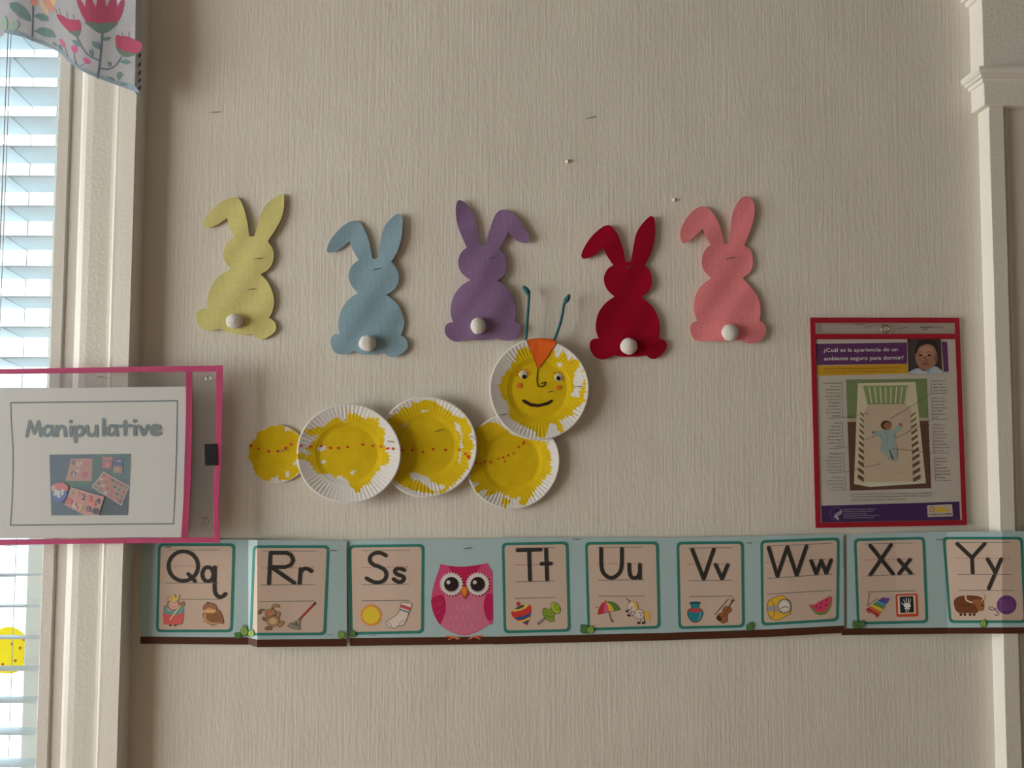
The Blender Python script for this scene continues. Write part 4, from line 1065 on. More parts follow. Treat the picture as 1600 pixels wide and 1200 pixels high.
a = Art('plate'); tri = c7((368, 455), (400, 444), (470, 438), (540, 446), (577, 460), (520, 555), (447, 652), (410, 550)); a.poly(tri, ORANGE).outline(tri, 1.0, (140, 50, 20))
a.build('nose_triangle', ph, eh, .0012, step=4)['label'] = 'orange marker triangle on the forehead'
a = Art('plate'); a.stroke(c7((447, 655), (441, 710), (443, 750), (452, 770), (480, 772), (500, 752), (492, 744), (470, 752)), 1.9, (50, 30, 18), True); a.build('drawn_nose', ph, eh, .0009, step=5)
a = Art('plate'); a.poly(c7((332, 868), (350, 862), (400, 890), (450, 896), (505, 882), (545, 862), (550, 876), (510, 902), (450, 916), (395, 912), (350, 888)), (46, 26, 16)); a.build('drawn_mouth', ph, eh, .0009, step=4)
for q, rr in (((318, 766), 4.1), ((591, 780), 3.7)):
    a = Art('plate'); a.poly(ell(*c7(q)[0], rr, rr * 1.05, n=12), (206, 92, 34)); a.build('cheek', ph, eh, .0009)
a = Art('plate')
for q in ((300, 672), (325, 655), (370, 655), (390, 668), (385, 684), (297, 698), (560, 680), (597, 672), (612, 685), (625, 708), (622, 728)): a.poly(ell(*c7(q)[0], 1.5, 1.3, n=8), (176, 78, 26))
a.build('eyelash', ph, eh, .0009)
EYEW = mat('googly_white', (.62, .58, .42), rough=.25, coat=.3); BLACK = mat('black_plastic', (.01, .01, .01), rough=.3)
def lens(name, px, py, r, d, h, m, parent):
    V, F = [], []; c0 = P(px, py, d); rm = r * 1.19 / FPX; N = 24
    for j in range(6):
        t = j / 5 * math.pi / 2
        for k in range(N):
            g = 2 * math.pi * k / N; V.append((c0.x + rm * math.cos(t) * math.cos(g), c0.y - h * math.sin(t), c0.z + rm * math.cos(t) * math.sin(g)))
    for j in range(5):
        for k in range(N): F.append((j * N + k, j * N + (k + 1) % N, (j + 1) * N + (k + 1) % N, (j + 1) * N + k))
    return mesh_obj(name, V, F, m, parent, smooth=True)
for ex, ey, qx, qy in ((348, 690, 350, 705), (592, 708, 588, 716)):
    q = c7((ex, ey))[0]; r_ = c7((qx, qy))[0]
    e = lens('googly_eye', q[0], q[1], 6.8, eh(*q), .0012, EYEW, ph)
    lens('pupil', r_[0], r_[1], 3.4, eh(*q) + .0010, .0012, BLACK, e)
TEALP = mat('teal_chenille', (.008, .16, .19), rough=.9, bump=.002, bscale=1500, var=.2, vscale=400, sheen=.3)
def antenna(pts, tip):
    q = [P(x, y, d) for (x, y), d in zip(c7(*pts), [.013, .016, .018, .018, .016, .014])]
    o = tube('antenna', q, .0021, TEALP, cat_, seg=10)
    t = [P(x, y, d) for (x, y), d in zip(c7(*tip), [.014, .0145, .0150, .0148, .0145])]
    tube('curled_tip', t, [.0022, .0038, .0042, .0034, .0018], TEALP, o, seg=12)
antenna([(362, 458), (368, 380), (374, 300), (379, 230), (383, 170), (384, 140)], [(384, 142), (379, 122), (368, 105), (356, 90), (343, 77)])
antenna([(560, 452), (585, 385), (605, 325), (618, 265), (625, 215), (630, 192)], [(632, 195), (640, 178), (650, 165), (658, 150), (666, 134)])

# ================================================================== RIGHT POCKET WITH POSTER
RBIND = mat('crimson_binding', (.40, .004, .020), rough=.6, bump=.0006, bscale=1500, var=.08, vscale=200)
cp = crop(1255, 485, 6.1538); cq = crop(1255, 640, 6.1538)
PD = .0035
pk = thing('document_pocket', P(1390, 823, 0), 'clear pocket with crimson binding holding a Spanish safe sleep poster', 'document pocket')
TL, TR, BR, BL = (1265.7, 496.3), (1499, 496.5), (1511, 820.5), (1274.3, 825)
mixp = lambda a, b, t: (a[0] + (b[0] - a[0]) * t, a[1] + (b[1] - a[1]) * t)
def band(parent, name, a, b, wdt, d, m, th=.0018, bowx=0.0):
    """binding strip whose outer edge runs a-b, width to the left of travel"""
    A, B = Vector(a), Vector(b); t = (B - A).normalized(); nn = Vector((-t.y, t.x)) * wdt
    N = 10; o1, o2 = [], []
    for k in range(N + 1):
        u = k / N; w_ = nn.normalized() * bowx * math.sin(u * math.pi)
        p = A + (B - A) * u + w_; o1.append(tuple(p)); o2.append(tuple(p + nn))
    return sheet(name, o1 + o2[::-1], flat(d), th, m, parent, round_=.0004)
band(pk, 'binding', TL, TR, 8.0, PD, RBIND); band(pk, 'binding', TR, BR, 7.6, PD + .0001, RBIND); band(pk, 'binding', BR, BL, 8.0, PD, RBIND); band(pk, 'binding', BL, TL, 7.8, PD + .0001, RBIND)
band(pk, 'divider_binding', (1273, 522), (1495, 521.5), 8.0, PD + .0002, RBIND)
film('clear_window', [(1273, 529), (1494, 529), (1504, 814), (1281, 818)], flat(PD + .0050), plastic('smoky_clear_vinyl', (.97, .965, .965), .0, .2), pk)
film('clear_header', [(1272, 503), (1493, 503), (1494, 523), (1273, 523)], flat(PD + .0012), plastic('clear_vinyl', (.97, .95, .945), .0, .2), pk)
film('back_panel', [(1270, 500), (1496, 500), (1508, 817), (1277, 821)], flat(PD - .0012), plastic('clear_vinyl_back', (.99, .985, .98), .0, .2), pk)
def ring(parent, px, py, r0, r1, d, m):
    c0 = P(px, py, d); s = 1.19 / FPX; V, F = [], []; N = 28; M_ = 10; R = (r0 + r1) / 2 * s; r = (r1 - r0) / 2 * s
    for i in range(N):
        g = 2 * math.pi * i / N
        for j in range(M_):
            t = 2 * math.pi * j / M_; rr = R + r * math.cos(t)
            V.append((c0.x + rr * math.cos(g), c0.y - r * .8 * math.sin(t), c0.z + rr * math.sin(g)))
    for i in range(N):
        for j in range(M_):
            F.append((i * M_ + j, ((i + 1) % N) * M_ + j, ((i + 1) % N) * M_ + (j + 1) % M_, i * M_ + (j + 1) % M_))
    return mesh_obj('grommet', V, F, m, parent, smooth=True)
ring(pk, *cp((790, 178))[0], 4.4, 7.0, PD + .002, mat('brass_grommet', (.42, .34, .22), rough=.35, metal=1.0))
staple(pk, cp((595, 162))[0], cp((645, 157))[0], PD + .002); staple(pk, cp((915, 178))[0], cp((998, 160))[0], PD + .002); staple(pk, cp((505, 138))[0], cp((590, 132))[0], PD + .002)
a = Art('poster')
K['hdr'] = (.36, .33, .29); a.k = 'hdr'
put_text(a, 'amazon', *cp((1125, 168))[0], 4.6, (44, 40, 38), width=18.5, bold=.35); put_text(a, 'basics', *cp((1250, 168))[0], 4.6, (70, 64, 60), width=16)
a.stroke(cp((1140, 176), (1170, 184), (1205, 174)), .8, (60, 52, 46), True)
a.build('printed_logo', pk, flat(PD + .0014), .0002)

poster_mat = mat('poster_paper', (.70, .65, .59), rough=.6, var=.02)
ps = thing('safe_sleep_poster', P(1390, 817, 0), 'printed Spanish poster of a baby asleep in a white crib inside the crimson pocket', 'poster')
sheet('paper', [(1274, 530), (1494.5, 530), (1503.5, 812), (1281.5, 817)], flat(PD - .0002), .0003, poster_mat, ps)
PF = flat(PD + .0002)
PUR, GOLD, LINE = (64, 34, 66), (138, 104, 26), (62, 54, 50)
a = Art('poster')
a.poly(cp((122, 322), (1398, 298), (1398, 585), (132, 525)), PUR) if False else None
a.poly(cp((1330, 300), (1370, 300), (1385, 308), (1398, 588), (1340, 590)), PUR)
a.poly(cp((122, 322), (998, 308), (998, 512), (132, 526)), PUR); a.poly(cp((130, 532), (998, 512), (1008, 608), (134, 628)), GOLD)
a.build('title_banner', ps, PF, .0001)
a = Art('poster')
put_text(a, TT[0], *cp((196, 400))[0], 8.6, (176, 160, 150), width=115.5, slope=-.012, bold=.45); put_text(a, TT[1], *cp((200, 480))[0], 8.6, (176, 160, 150), width=124, slope=-.012, bold=.45)
for i, s in enumerate(Y1): put_text(a, s, *cp((205, 568 + 30 * i))[0], 3.4, (88, 54, 26), width=(118 if i == 0 else 112), slope=-.015)
a.build('title_lettering', ps, PF, .0002)
# baby portrait
a = Art('poster')
a.poly(cp((995, 272), (1328, 270), (1352, 610), (1008, 622)), (134, 118, 96)); a.poly(cp((1000, 272), (1324, 270), (1340, 606), (1012, 614)), (40, 34, 34))
a.poly(cp((1020, 300), (1100, 285), (1080, 420), (1090, 540), (1030, 560)), (48, 40, 42), True)
SK, SKD, SKL = (112, 80, 66), (82, 56, 46), (128, 94, 78)
a.poly(cp((1110, 330), (1180, 300), (1250, 320), (1288, 400), (1285, 480), (1250, 550), (1190, 575), (1120, 550), (1085, 490), (1080, 410)), SK, True)
a.poly(cp((1078, 420), (1090, 330), (1150, 285), (1230, 285), (1285, 330), (1300, 430), (1280, 400), (1255, 345), (1190, 325), (1120, 350), (1095, 400)), (32, 26, 26), True)
a.poly(cp((1120, 370), (1180, 345), (1240, 370), (1240, 420), (1180, 435), (1120, 420)), SKL, True)
a.poly(cp((1265, 430), (1290, 425), (1292, 480), (1270, 490)), SKD, True)
for ex in (1128, 1213):
    a.poly(ell(*cp((ex, 430))[0], 3.4, 1.7), SKD); a.poly(ell(*cp((ex, 430))[0], 2.1, 1.4), (26, 20, 20)); a.stroke(cp((ex - 28, 408), (ex, 398), (ex + 26, 406)), .7, (60, 42, 36), True)
a.poly(cp((1155, 470), (1170, 445), (1185, 470), (1195, 485), (1170, 492), (1148, 485)), SKD, True); a.poly(ell(*cp((1165, 475))[0], 2.1, 1.3), SKL)
a.poly(cp((1140, 512), (1165, 503), (1180, 506), (1212, 512), (1185, 528), (1160, 526)), (110, 58, 54), True); a.stroke(cp((1140, 513), (1175, 515), (1210, 513)), .6, (60, 34, 32), True)
a.poly(cp((1015, 608), (1040, 580), (1110, 555), (1170, 580), (1260, 540), (1310, 560), (1340, 604), (1180, 612)), (122, 128, 138), True); a.stroke(cp((1110, 560), (1170, 585), (1255, 548)), .9, (90, 96, 106), True); a.poly(ell(*cp((1205, 590))[0], 3, 2), (86, 112, 130))
a.build('baby_portrait', ps, PF, .0003)
# crib photograph
a = Art('poster', .00001)
tl, tr, br, bl_ = cp((412, 665))[0], cp((1188, 655))[0], cq((1230, 755))[0], cq((450, 780))[0]
a.poly([tl, tr, br, bl_], (66, 46, 38)); a.poly(cp((412, 665), (1188, 655), (1202, 1040), (425, 1055)), (82, 92, 62)); a.poly(cp((425, 1040), (1202, 1030), (1203, 1062), (426, 1072)), (122, 112, 100))
for k in range(4):
    y = 150 + k * 150; a.stroke(cq((430 + k * 5, y), (520, y - 2)), .6, (52, 36, 30)); a.stroke(cq((1130 + k * 12, y), (1215, y - 2)), .6, (52, 36, 30))
CR, CRD, MT = (150, 136, 120), (118, 104, 90), (136, 122, 106)
a.poly([*cp((525, 700)), *cp((1080, 688)), *cq((1180, 705)), *cq((640, 745)), *cq((488, 715))], CR)
a.poly([*cp((575, 725)), *cp((1015, 720)), *cp((985, 900)), *cp((620, 905))], (92, 104, 70))
for k in range(8):
    t = k / 8; x = 588 + t * 425; x2 = 622 + t * 362
    a.stroke(cp((x + 45, 735), (x2 + 38, 895)), 1.9, CR, cap=False)
for k in range(9): a.stroke(cp((615 + k * 42, 897), (640 + k * 41, 896)), 1.4, (96, 84, 76))
a.poly([*cp((620, 905)), *cp((985, 900)), *cp((1040, 960)), *cq((1065, 690)), *cq((585, 695)), *cp((575, 1000))], MT)
for k in range(13):                     # gaps between the side bars
    y0 = 20 + k * 51 + k * k * .9; h = 16 + k * 2.6
    xl0, xl1 = 548 - k * 2.3, 584 - k * .3
    a.poly(cq((xl0, y0), (xl1, y0 + 38), (xl1, y0 + 38 + h), (xl0, y0 + h * .9)), (74, 54, 46))
    xr0, xr1 = 1032 + k * 2.4, 1082 + k * 4.4
    a.poly(cq((xr0, y0 + 40), (xr1, y0), (xr1, y0 + h * .9), (xr0, y0 + 40 + h)), (74, 54, 46))
    if k == 10: break
a.poly(cq((488, 712), (1178, 690), (1182, 708), (660, 742)), (160, 146, 130))
a.build('crib_picture', ps, PF, .0001)
a = Art('poster')
SH_, SL, SK2 = (104, 118, 118), (84, 98, 100), (112, 72, 56)
a.poly(cq((760, 200), (700, 205), (665, 215), (675, 240), (740, 265), (770, 250)), SH_, True); a.poly(cq((855, 200), (910, 160), (935, 145), (950, 165), (925, 200), (880, 235)), SH_, True)
a.poly(cq((760, 205), (800, 195), (855, 200), (880, 260), (890, 340), (905, 400), (900, 480), (870, 492), (850, 420), (835, 450), (850, 480), (820, 480), (795, 430), (745, 400), (740, 370), (755, 300)), SH_, True)
a.stroke(cq((830, 390), (855, 450), (865, 480)), 1.6, (40, 42, 44), True); a.stroke(cq((745, 250), (765, 290)), .9, SL); a.stroke(cq((880, 230), (875, 280)), .9, SL); a.stroke(cq((800, 205), (805, 350)), .6, SL)
a.poly(ell(*cq((795, 150))[0], 8.0, 7.2), (48, 32, 28)); a.poly(ell(*cq((808, 155))[0], 5.6, 5.6), SK2); a.stroke(cq((800, 150), (806, 152)), .7, (60, 36, 30)); a.stroke(cq((822, 148), (828, 150)), .7, (60, 36, 30)); a.stroke(cq((812, 172), (822, 172)), .7, (80, 40, 36))
a.poly(ell(*cq((671, 220))[0], 2.0), SK2); a.poly(ell(*cq((935, 145))[0], 2.6), SK2)
a.build('sleeping_baby_picture', ps, PF, .0010)
a = Art('poster', .000002)
def block(lines, x, y, dy, align, size=3.7):
    for i, s in enumerate(lines): put_text(a, s, x + (i * .06), y + i * dy, size, LINE, align=align, slope=-.012)
ln = 30.5 / 6.1538
for L_, p in ((L1, cp((358, 705))[0]), (L2, cq((368, 138))[0]), (L3, cq((376, 430))[0]), (L4, cq((386, 658))[0])): block(L_, p[0], p[1], ln * 1.03, 'r')
for L_, p in ((R1, cp((1243, 685))[0]), (R2, cp((1248, 850))[0]), (R3, cq((1256, 155))[0]), (R4, cq((1270, 475))[0])): block(L_, p[0], p[1], ln * 1.01, 'l')
SPR = a; a = Art('poster', .000002)
for p in (cp((370, 685), (380, 1030), (230, 1040)), cq((376, 120), (384, 368), (240, 375)), cq((388, 410), (398, 600), (250, 608)), cq((400, 640), (408, 770), (255, 776)),
          cp((1228, 660), (1232, 800), (1385, 796)), cp((1236, 830), (1242, 1048), (1395, 1046)), cq((1245, 140), (1255, 418), (1405, 416)), cq((1258, 460), (1272, 684), (1420, 680)),
          cp((380, 1032), (620, 992)), cq((384, 370), (525, 320)), cq((585, 295), (675, 260)), cq((398, 600), (520, 570)), cq((582, 555), (735, 522)), cp((1232, 800), (850, 1035)), cq((1240, 98), (905, 265)), cq((1250, 418), (870, 375))):
    a.stroke(p, .55, LINE, cap=False)
for q in (cp((622, 992)), cq((677, 259)), cq((735, 522)), cp((848, 1037)), cq((905, 265)), cq((868, 375))): a.poly(ell(*q[0], .9, n=8), LINE)
a.build('pointer_line', ps, PF, .0013); a = SPR
for i, s in enumerate(B1): put_text(a, s, *cq((460, 820 + i * 28))[0], 3.4, LINE, width=(127, 125, 86)[i], slope=-.018)
a.build('small_print', ps, PF, .0001)
a = Art('poster')
a.poly(cq((175, 925), (1500, 885), (1508, 1058), (184, 1085)), (46, 28, 62))
W_ = (128, 118, 128)
for i, s in enumerate(F1): put_text(a, s, *cq((388, 966 + i * 20))[0], 2.6, W_, width=(50, 46, 36, 56, 48)[i], slope=-.012)
x, y = cq((318, 1000))[0]
for k in range(22):
    g = math.radians(60 + k * 11.5); a.stroke([(x + 9.3 * math.cos(g), y + 9.3 * math.sin(g)), (x + 10.4 * math.cos(g), y + 10.4 * math.sin(g))], .8, (92, 84, 96), cap=False)
for k in range(4): a.stroke(cq((372, 960 + k * 11), (345, 985 + k * 10), (318, 1000 + k * 9), (300, 1025 + k * 5)), .9, W_, True)
a.poly(cq((290, 1025), (330, 1030), (345, 1045), (330, 1065), (318, 1045)), W_)
a.poly(rrect(*cq((1190, 920), (1432, 910), (1440, 1025), (1198, 1034)), 2), (136, 126, 120))
a.poly(cq((1265, 955), (1300, 930), (1340, 945), (1400, 960), (1410, 975), (1340, 985), (1280, 985)), (158, 122, 50), True); a.poly(ell(*cq((1240, 958))[0], 4.6, 4.8), (112, 92, 72)); a.poly(ell(*cq((1238, 960))[0], 2.8, 3.0), (142, 112, 88))
put_text(a, 'SEGURO AL DORMIR', *cq((1205, 1018))[0], 3.9, (44, 34, 32), width=36, slope=-.03, bold=.3)
a.build('footer_banner', ps, PF, .0002)

# ================================================================== LEFT POCKET
PINK = mat('hot_pink_binding', (.56, .045, .17), rough=.6, bump=.0006, bscale=1500, var=.08, vscale=200)
cl = crop(0, 540, 3.6368)
LD = .034
lp = thing('document_pocket', P(160, 850, LD), 'clear pocket with hot pink binding hung sideways across the window frame', 'document pocket')
def poly_band(name, outer, inner, d, parent=lp, m=PINK, th=.0018):
    return sheet(name, smooth(outer, False, 4) + smooth(inner, False, 4)[::-1], flat(d), th, m, parent, round_=.0004)
poly_band('binding', [(-32, 577), (100, 575), (240, 572.5), (348, 571)], [(-32, 585), (100, 583.4), (240, 581.5), (348, 580.5)], LD)
poly_band('binding', [(348.3, 571), (347.5, 640), (346, 710), (342.5, 770), (342, 800), (344, 848)], [(337.8, 571), (337.2, 640), (336.5, 710), (333.5, 770), (333.5, 800), (334.8, 848)], LD + .0003)
poly_band('binding', [(-32, 852.5), (100, 850), (240, 848.5), (344, 847.5)], [(-32, 843.5), (100, 842), (240, 840.5), (344, 839.5)], LD)
poly_band('binding', [(-36, 577), (-36, 852)], [(-27, 577), (-27, 852)], LD + .0003)
poly_band('divider_binding', [(290, 581), (290.5, 640), (289.5, 710), (286.5, 780), (282.7, 842)], [(300.3, 581), (300.5, 640), (299.5, 710), (297, 780), (293.3, 842)], LD + .0005)
CV = plastic('clear_vinyl_sheet', (.99, .99, .99), .02, .2, haze=.07)  # vinyl haze also imitates lens flare, lifting the darks of the print
film('clear_window', [(-28, 582), (292, 579), (285, 842), (-28, 845)], flat(LD + .0050), CV, lp)
film('back_panel', [(-30, 581), (340, 577), (337, 842), (-30, 846)], flat(LD - .0008), plastic('frosted_vinyl_back', (.96, .95, .96), .02, .3, haze=.10), lp)
film('clear_header', [(298, 580), (339, 578), (336, 842), (291, 842)], flat(LD + .0016), CV, lp)
ring(lp, *cl((1187, 186))[0], 3.2, 5.2, LD + .0035, mat('nickel_grommet', (.5, .5, .5), rough=.3, metal=1.0))
band(lp, 'pen_loop', (319.5, 694), (338, 693.5), 33.5, LD + .0022, mat('black_elastic', (.012, .012, .014), rough=.9, bump=.0006, bscale=1200), th=.0012)
a = Art('left'); a.stroke(cl((1145, 970), (1160, 985), (1175, 975), (1190, 1000), (1180, 1010)), 1.0, (70, 60, 56)); a.stroke(cl((1150, 1000), (1165, 1010), (1150, 1020), (1135, 1035)), .9, (80, 70, 66)); a.stroke(cl((1160, 985), (1155, 1005)), .9, (80, 70, 66))
a.build('handwriting', lp, flat(LD + .0019), .0002)
staple(lp, cl((540, 182))[0], cl((575, 176))[0], LD + .003); staple(lp, cl((585, 178))[0], cl((606, 184))[0], LD + .003)

sp = thing('printed_sheet', P(140, 838, LD), 'white paper sheet printed Manipulative with photo of puzzles inside the pink pocket', 'paper sheet')
LP_ = flat(LD + .00048)
def bow(x, y): return LD + .0003 + .0006 * math.sin(x * .02)
sheet('paper', [(-14, 607.5), (291.5, 604), (285, 839.5), (-14, 841)], flat(LD + .0002), .0003, mat('white_copy_paper', (.86, .87, .85), rough=.7, var=.02, trans=.07), sp)
a = Art('left'); FR = (86, 96, 98)
a.stroke(smooth([(16.7, 629.5, 1), (80, 628.5), (180, 627.5), (277.3, 626.2, 1), (276, 700), (274, 760), (271.3, 818.5, 1), (180, 819), (80, 820), (16.5, 820.5, 1), (19.5, 770), (20.5, 710), (18, 660)], True, 6), 2.2, FR, closed=True)
a.build('printed_border', sp, LP_, .0001)
a = Art('left'); TX = (96, 108, 112); WS = 5.4
for pts, s in (
        (((152, 514), (170, 432), (196, 498), (219, 432), (232, 512)), 0), (((293, 466), (270, 458), (250, 478), (252, 504), (275, 510), (294, 488)), 1), (((296, 460), (297, 490), (303, 512)), 1),
        (((322, 460), (323, 512)), 0), (((323, 485), (345, 460), (366, 470), (371, 512)), 1), (((402, 462), (403, 510)), 0), (((401, 430), (402, 433)), 0),
        (((426, 462), (428, 544)), 0), (((427, 478), (450, 460), (471, 476), (464, 505), (440, 512), (428, 500)), 1),
        (((494, 460), (495, 490), (512, 510), (535, 502), (546, 484)), 1), (((546, 458), (548, 510)), 0), (((588, 420), (588, 508)), 0),
        (((655, 462), (632, 455), (612, 474), (614, 500), (636, 507), (656, 486)), 1), (((658, 456), (659, 488), (665, 508)), 1),
        (((710, 432), (709, 506)), 0), (((682, 458), (738, 455)), 0), (((765, 458), (766, 506)), 0), (((763, 427), (764, 430)), 0),
        (((790, 458), (814, 506), (838, 456)), 0), (((860, 482), (905, 474), (898, 458), (876, 455), (860, 474), (864, 498), (884, 506), (908, 498)), 1)):
    a.stroke(cl(*pts), WS, TX, bool(s))
a.build('lettering', sp, LP_, .0003)
# photograph of wooden puzzles
a = Art('left'); cm = crop(70, 700, 10.714)
a.poly(cm((77, 112), (1447, 95), (1392, 1125), (108, 1130)), (84, 98, 108)); a.poly(cm((800, 105), (1447, 95), (1425, 500), (780, 560)), (84, 104, 104)); a.poly(cm((300, 560), (800, 560), (790, 640), (450, 660)), (80, 106, 102))
a.poly(cm((940, 810), (1410, 700), (1392, 1125), (900, 1128)), (74, 84, 94))
a.poly(cm((440, 180), (800, 175), (785, 555), (345, 552)), (146, 122, 114)); a.poly(ell(*cm((715, 265))[0], 6, 5.4), (152, 112, 116)); a.poly(ell(*cm((675, 450))[0], 5, 5.8), (150, 100, 114)); a.poly(ell(*cm((490, 240))[0], 4.2, 4), (116, 104, 112)); a.poly(ell(*cm((480, 430))[0], 4.6, 4), (112, 100, 110))
for p in (((530, 230), (545, 275), (570, 300)), ((480, 460), (490, 420)), ((530, 390), (570, 375)), ((600, 240), (590, 270))): a.stroke(cm(*p), 1.8, (186, 180, 186), True)
a.poly(cm((960, 150), (1140, 150), (1140, 215), (960, 210)), (146, 110, 112)); a.poly(cm((960, 215), (1130, 225), (1120, 350), (950, 340)), (136, 104, 112)); a.poly(ell(*cm((1045, 285))[0], 3.5, 4.6), (160, 112, 116))
a.poly(cm((1150, 170), (1300, 170), (1310, 300), (1150, 310)), (88, 94, 124)); a.poly(cm((1150, 310), (1300, 310), (1300, 420), (1140, 415)), (132, 116, 112)); a.stroke(cm((1210, 215), (1270, 220)), 1.8, (156, 140, 130)); a.poly(ell(*cm((1215, 345))[0], 3, 4), (150, 126, 110))
brd = cm((985, 400), (1410, 640), (1285, 960), (790, 650)); a.poly(brd, (140, 118, 114)).outline(brd, .8, (176, 160, 152))
cols = [(150, 92, 92), (92, 112, 104), (86, 110, 116), (164, 100, 90), (124, 92, 88), (170, 150, 140), (88, 92, 104), (100, 118, 98)]
for i in range(6):
    for j in range(4):
        u, v = (i + .5) / 6, (j + .5) / 4
        x_ = (985 + (1410 - 985) * u) * (1 - v) + (790 + (1285 - 790) * u) * v; y_ = (400 + 240 * u) * (1 - v) + (650 + 310 * u) * v
        col_ = cols[(i * 3 + j * 5) % 8]; q = (x_ - 24, y_ - 18), (x_ + 26, y_ - 6), (x_ + 16, y_ + 28), (x_ - 30, y_ + 14)
        a.poly(cm(*q), col_)
a.poly(cm((110, 690), (130, 620), (200, 590), (310, 585), (385, 640), (370, 720), (240, 720)), (166, 108, 112), True); a.poly(cm((120, 720), (240, 700), (365, 730), (340, 850), (240, 910), (150, 860)), (88, 106, 146), True); a.poly(cm((115, 640), (170, 640), (180, 720), (120, 720)), (156, 140, 128), True)
for q in ((190, 720), (240, 735), (300, 715), (220, 780), (170, 770), (290, 765), (235, 810), (205, 740)): a.poly(star(*cm(q)[0], 2.0, 3.4, 4), (196, 194, 184))
nb = cm((440, 660), (990, 820), (890, 1125), (680, 1128), (335, 950)); a.poly(nb, (158, 122, 118)).outline(nb, .6, (176, 150, 142))
for s, x_, y_, h_, col_ in (('0', 455, 770, 9.5, (92, 136, 96)), ('1', 570, 800, 9.5, (170, 92, 100)), ('2', 615, 860, 13, (80, 92, 94)), ('3', 735, 890, 13, (176, 76, 84)), ('4', 850, 930, 14, (76, 82, 112)), ('6', 460, 1010, 15, (206, 200, 190)), ('7', 565, 1050, 15, (196, 172, 116))):
    put_text(a, s, *cm((x_, y_))[0], h_, col_, bold=.7, slope=.2)
a.poly(ell(*cm((405, 890))[0], 4.4, 5), (176, 92, 104)); a.poly(ell(*cm((400, 895))[0], 1.8, 2.4), (158, 122, 118)); a.poly(ell(*cm((725, 1020))[0], 3.6, 5), (108, 96, 100)); a.poly(ell(*cm((845, 1055))[0], 4.8, 5.2), (76, 84, 92)); a.poly(ell(*cm((815, 935))[0], 3, 3.4), (176, 112, 92))
a.build('puzzle_photo', sp, LP_, .0002)

# ================================================================== VALANCE
cv = crop(0, 0, 6.1538)
va = thing('window_valance', P(110, 146, .05), 'white cotton valance with printed red flowers and scalloped lower edge', 'valance')
VF = mat('printed_white_cotton', (.70, .71, .76), rough=.9, bump=.0008, bscale=1300, var=.03, trans=.25, spec=.15)
def vdep(x, y): return .049 + .0025 * math.sin(x * .055 + .6) * min(1, (x + 200) / 100) + .001 * math.sin(y * .05)
edge_low = [(-330, 140), (-250, 118), (-160, 84), (-90, 62), (-30, 62), (0, 58), (8, 51, 1), (28, 54.5), (50, 64), (85, 78), (107, 93), (122, 107), (150, 121), (190, 135.5), (210, 143)]
lo = smooth(edge_low, False, 5)
outl = [(213, -70), (-330, -70)] + lo
sheet('front_panel', outl, vdep, .0008, VF, va, step=14.0)
# short return from the front corner back to the casing
V, F = [], []
for i in range(11):
    t = i / 10; y = -70 + 213.5 * t
    A = P(210.2 + 2.6 * (1 - t), y, vdep(211, y) + .0004)
    B = Vector((A.x + .0025, -.033, A.z - .002))
    for k in range(4):
        q = A.lerp(B, k / 3); V.append((q.x + .0006 * math.sin(i + k), q.y, q.z))
for i in range(10):
    for k in range(3):
        b0 = i * 4 + k; F.append((b0, b0 + 1, b0 + 5, b0 + 4))
ret = mesh_obj('side_return', V, F, VF, va)
sm_ = ret.modifiers.new('solid', 'SOLIDIFY'); sm_.thickness = .0006
STEM, LEAFV, LEAFG, ROSE, CUP, PKV = (92, 108, 124), (112, 136, 134), (150, 172, 156), (166, 74, 98), (100, 118, 106), (190, 98, 136)
def vart(fn, name):
    a = Art('val'); fn(a); a.build(name, va, lambda x, y: vdep(x, y) + .0008, .0002, step=10)
def vleaf(a, pts, c=LEAFV, vein=True):
    q = cv(*pts); a.poly(q, c, True)
    if vein: a.stroke([q[0][:2], mixp(q[0], q[len(q) // 2], .8)], .6, STEM)
def f_vine(a):
    a.poly(cv((35, 300), (70, 272), (180, 300), (300, 350), (430, 400), (530, 455), (610, 490), (650, 545), (760, 635), (900, 695), (1100, 765), (1290, 815), (1345, 890), (1300, 882), (1130, 822), (960, 755), (850, 715), (740, 655), (650, 585), (590, 520), (500, 460), (350, 400), (200, 350), (60, 320)), (140, 152, 164))
    a.poly([(-150, 74), (-90, 52), (-30, 52), (-30, 60), (-90, 60), (-150, 82)], (140, 152, 164))
def f_big(a):
    a.stroke(cv((985, 300), (975, 450), (960, 600), (940, 745)), 3.4, STEM, True)
    a.poly(cv((735, 0), (740, -60), (790, -200), (1150, -200), (1190, -60), (1195, 30), (1170, 140), (1110, 230), (1010, 315), (940, 312), (850, 235), (780, 130)), ROSE, True)
    a.poly(cv((815, 210), (960, 222), (1125, 215), (1090, 265), (1015, 316), (945, 314), (880, 270)), CUP, True)
    for x0, x1, y1 in ((820, 790, -40), (920, 905, -40), (1025, 1040, -40), (1130, 1150, -30)):
        a.poly(cv((x1 - 30, y1), (x1 + 30, y1), (x0 + 3, 60), (x0 - 3, 60)), (196, 192, 196)); a.stroke(cv((x0, 50), (x1, y1)), .9, (76, 84, 92))
    vleaf(a, [(985, 385, 1), (1010, 355), (1060, 360, 1), (1030, 390)]); vleaf(a, [(965, 480, 1), (900, 450), (880, 395, 1), (930, 405), (955, 440)])
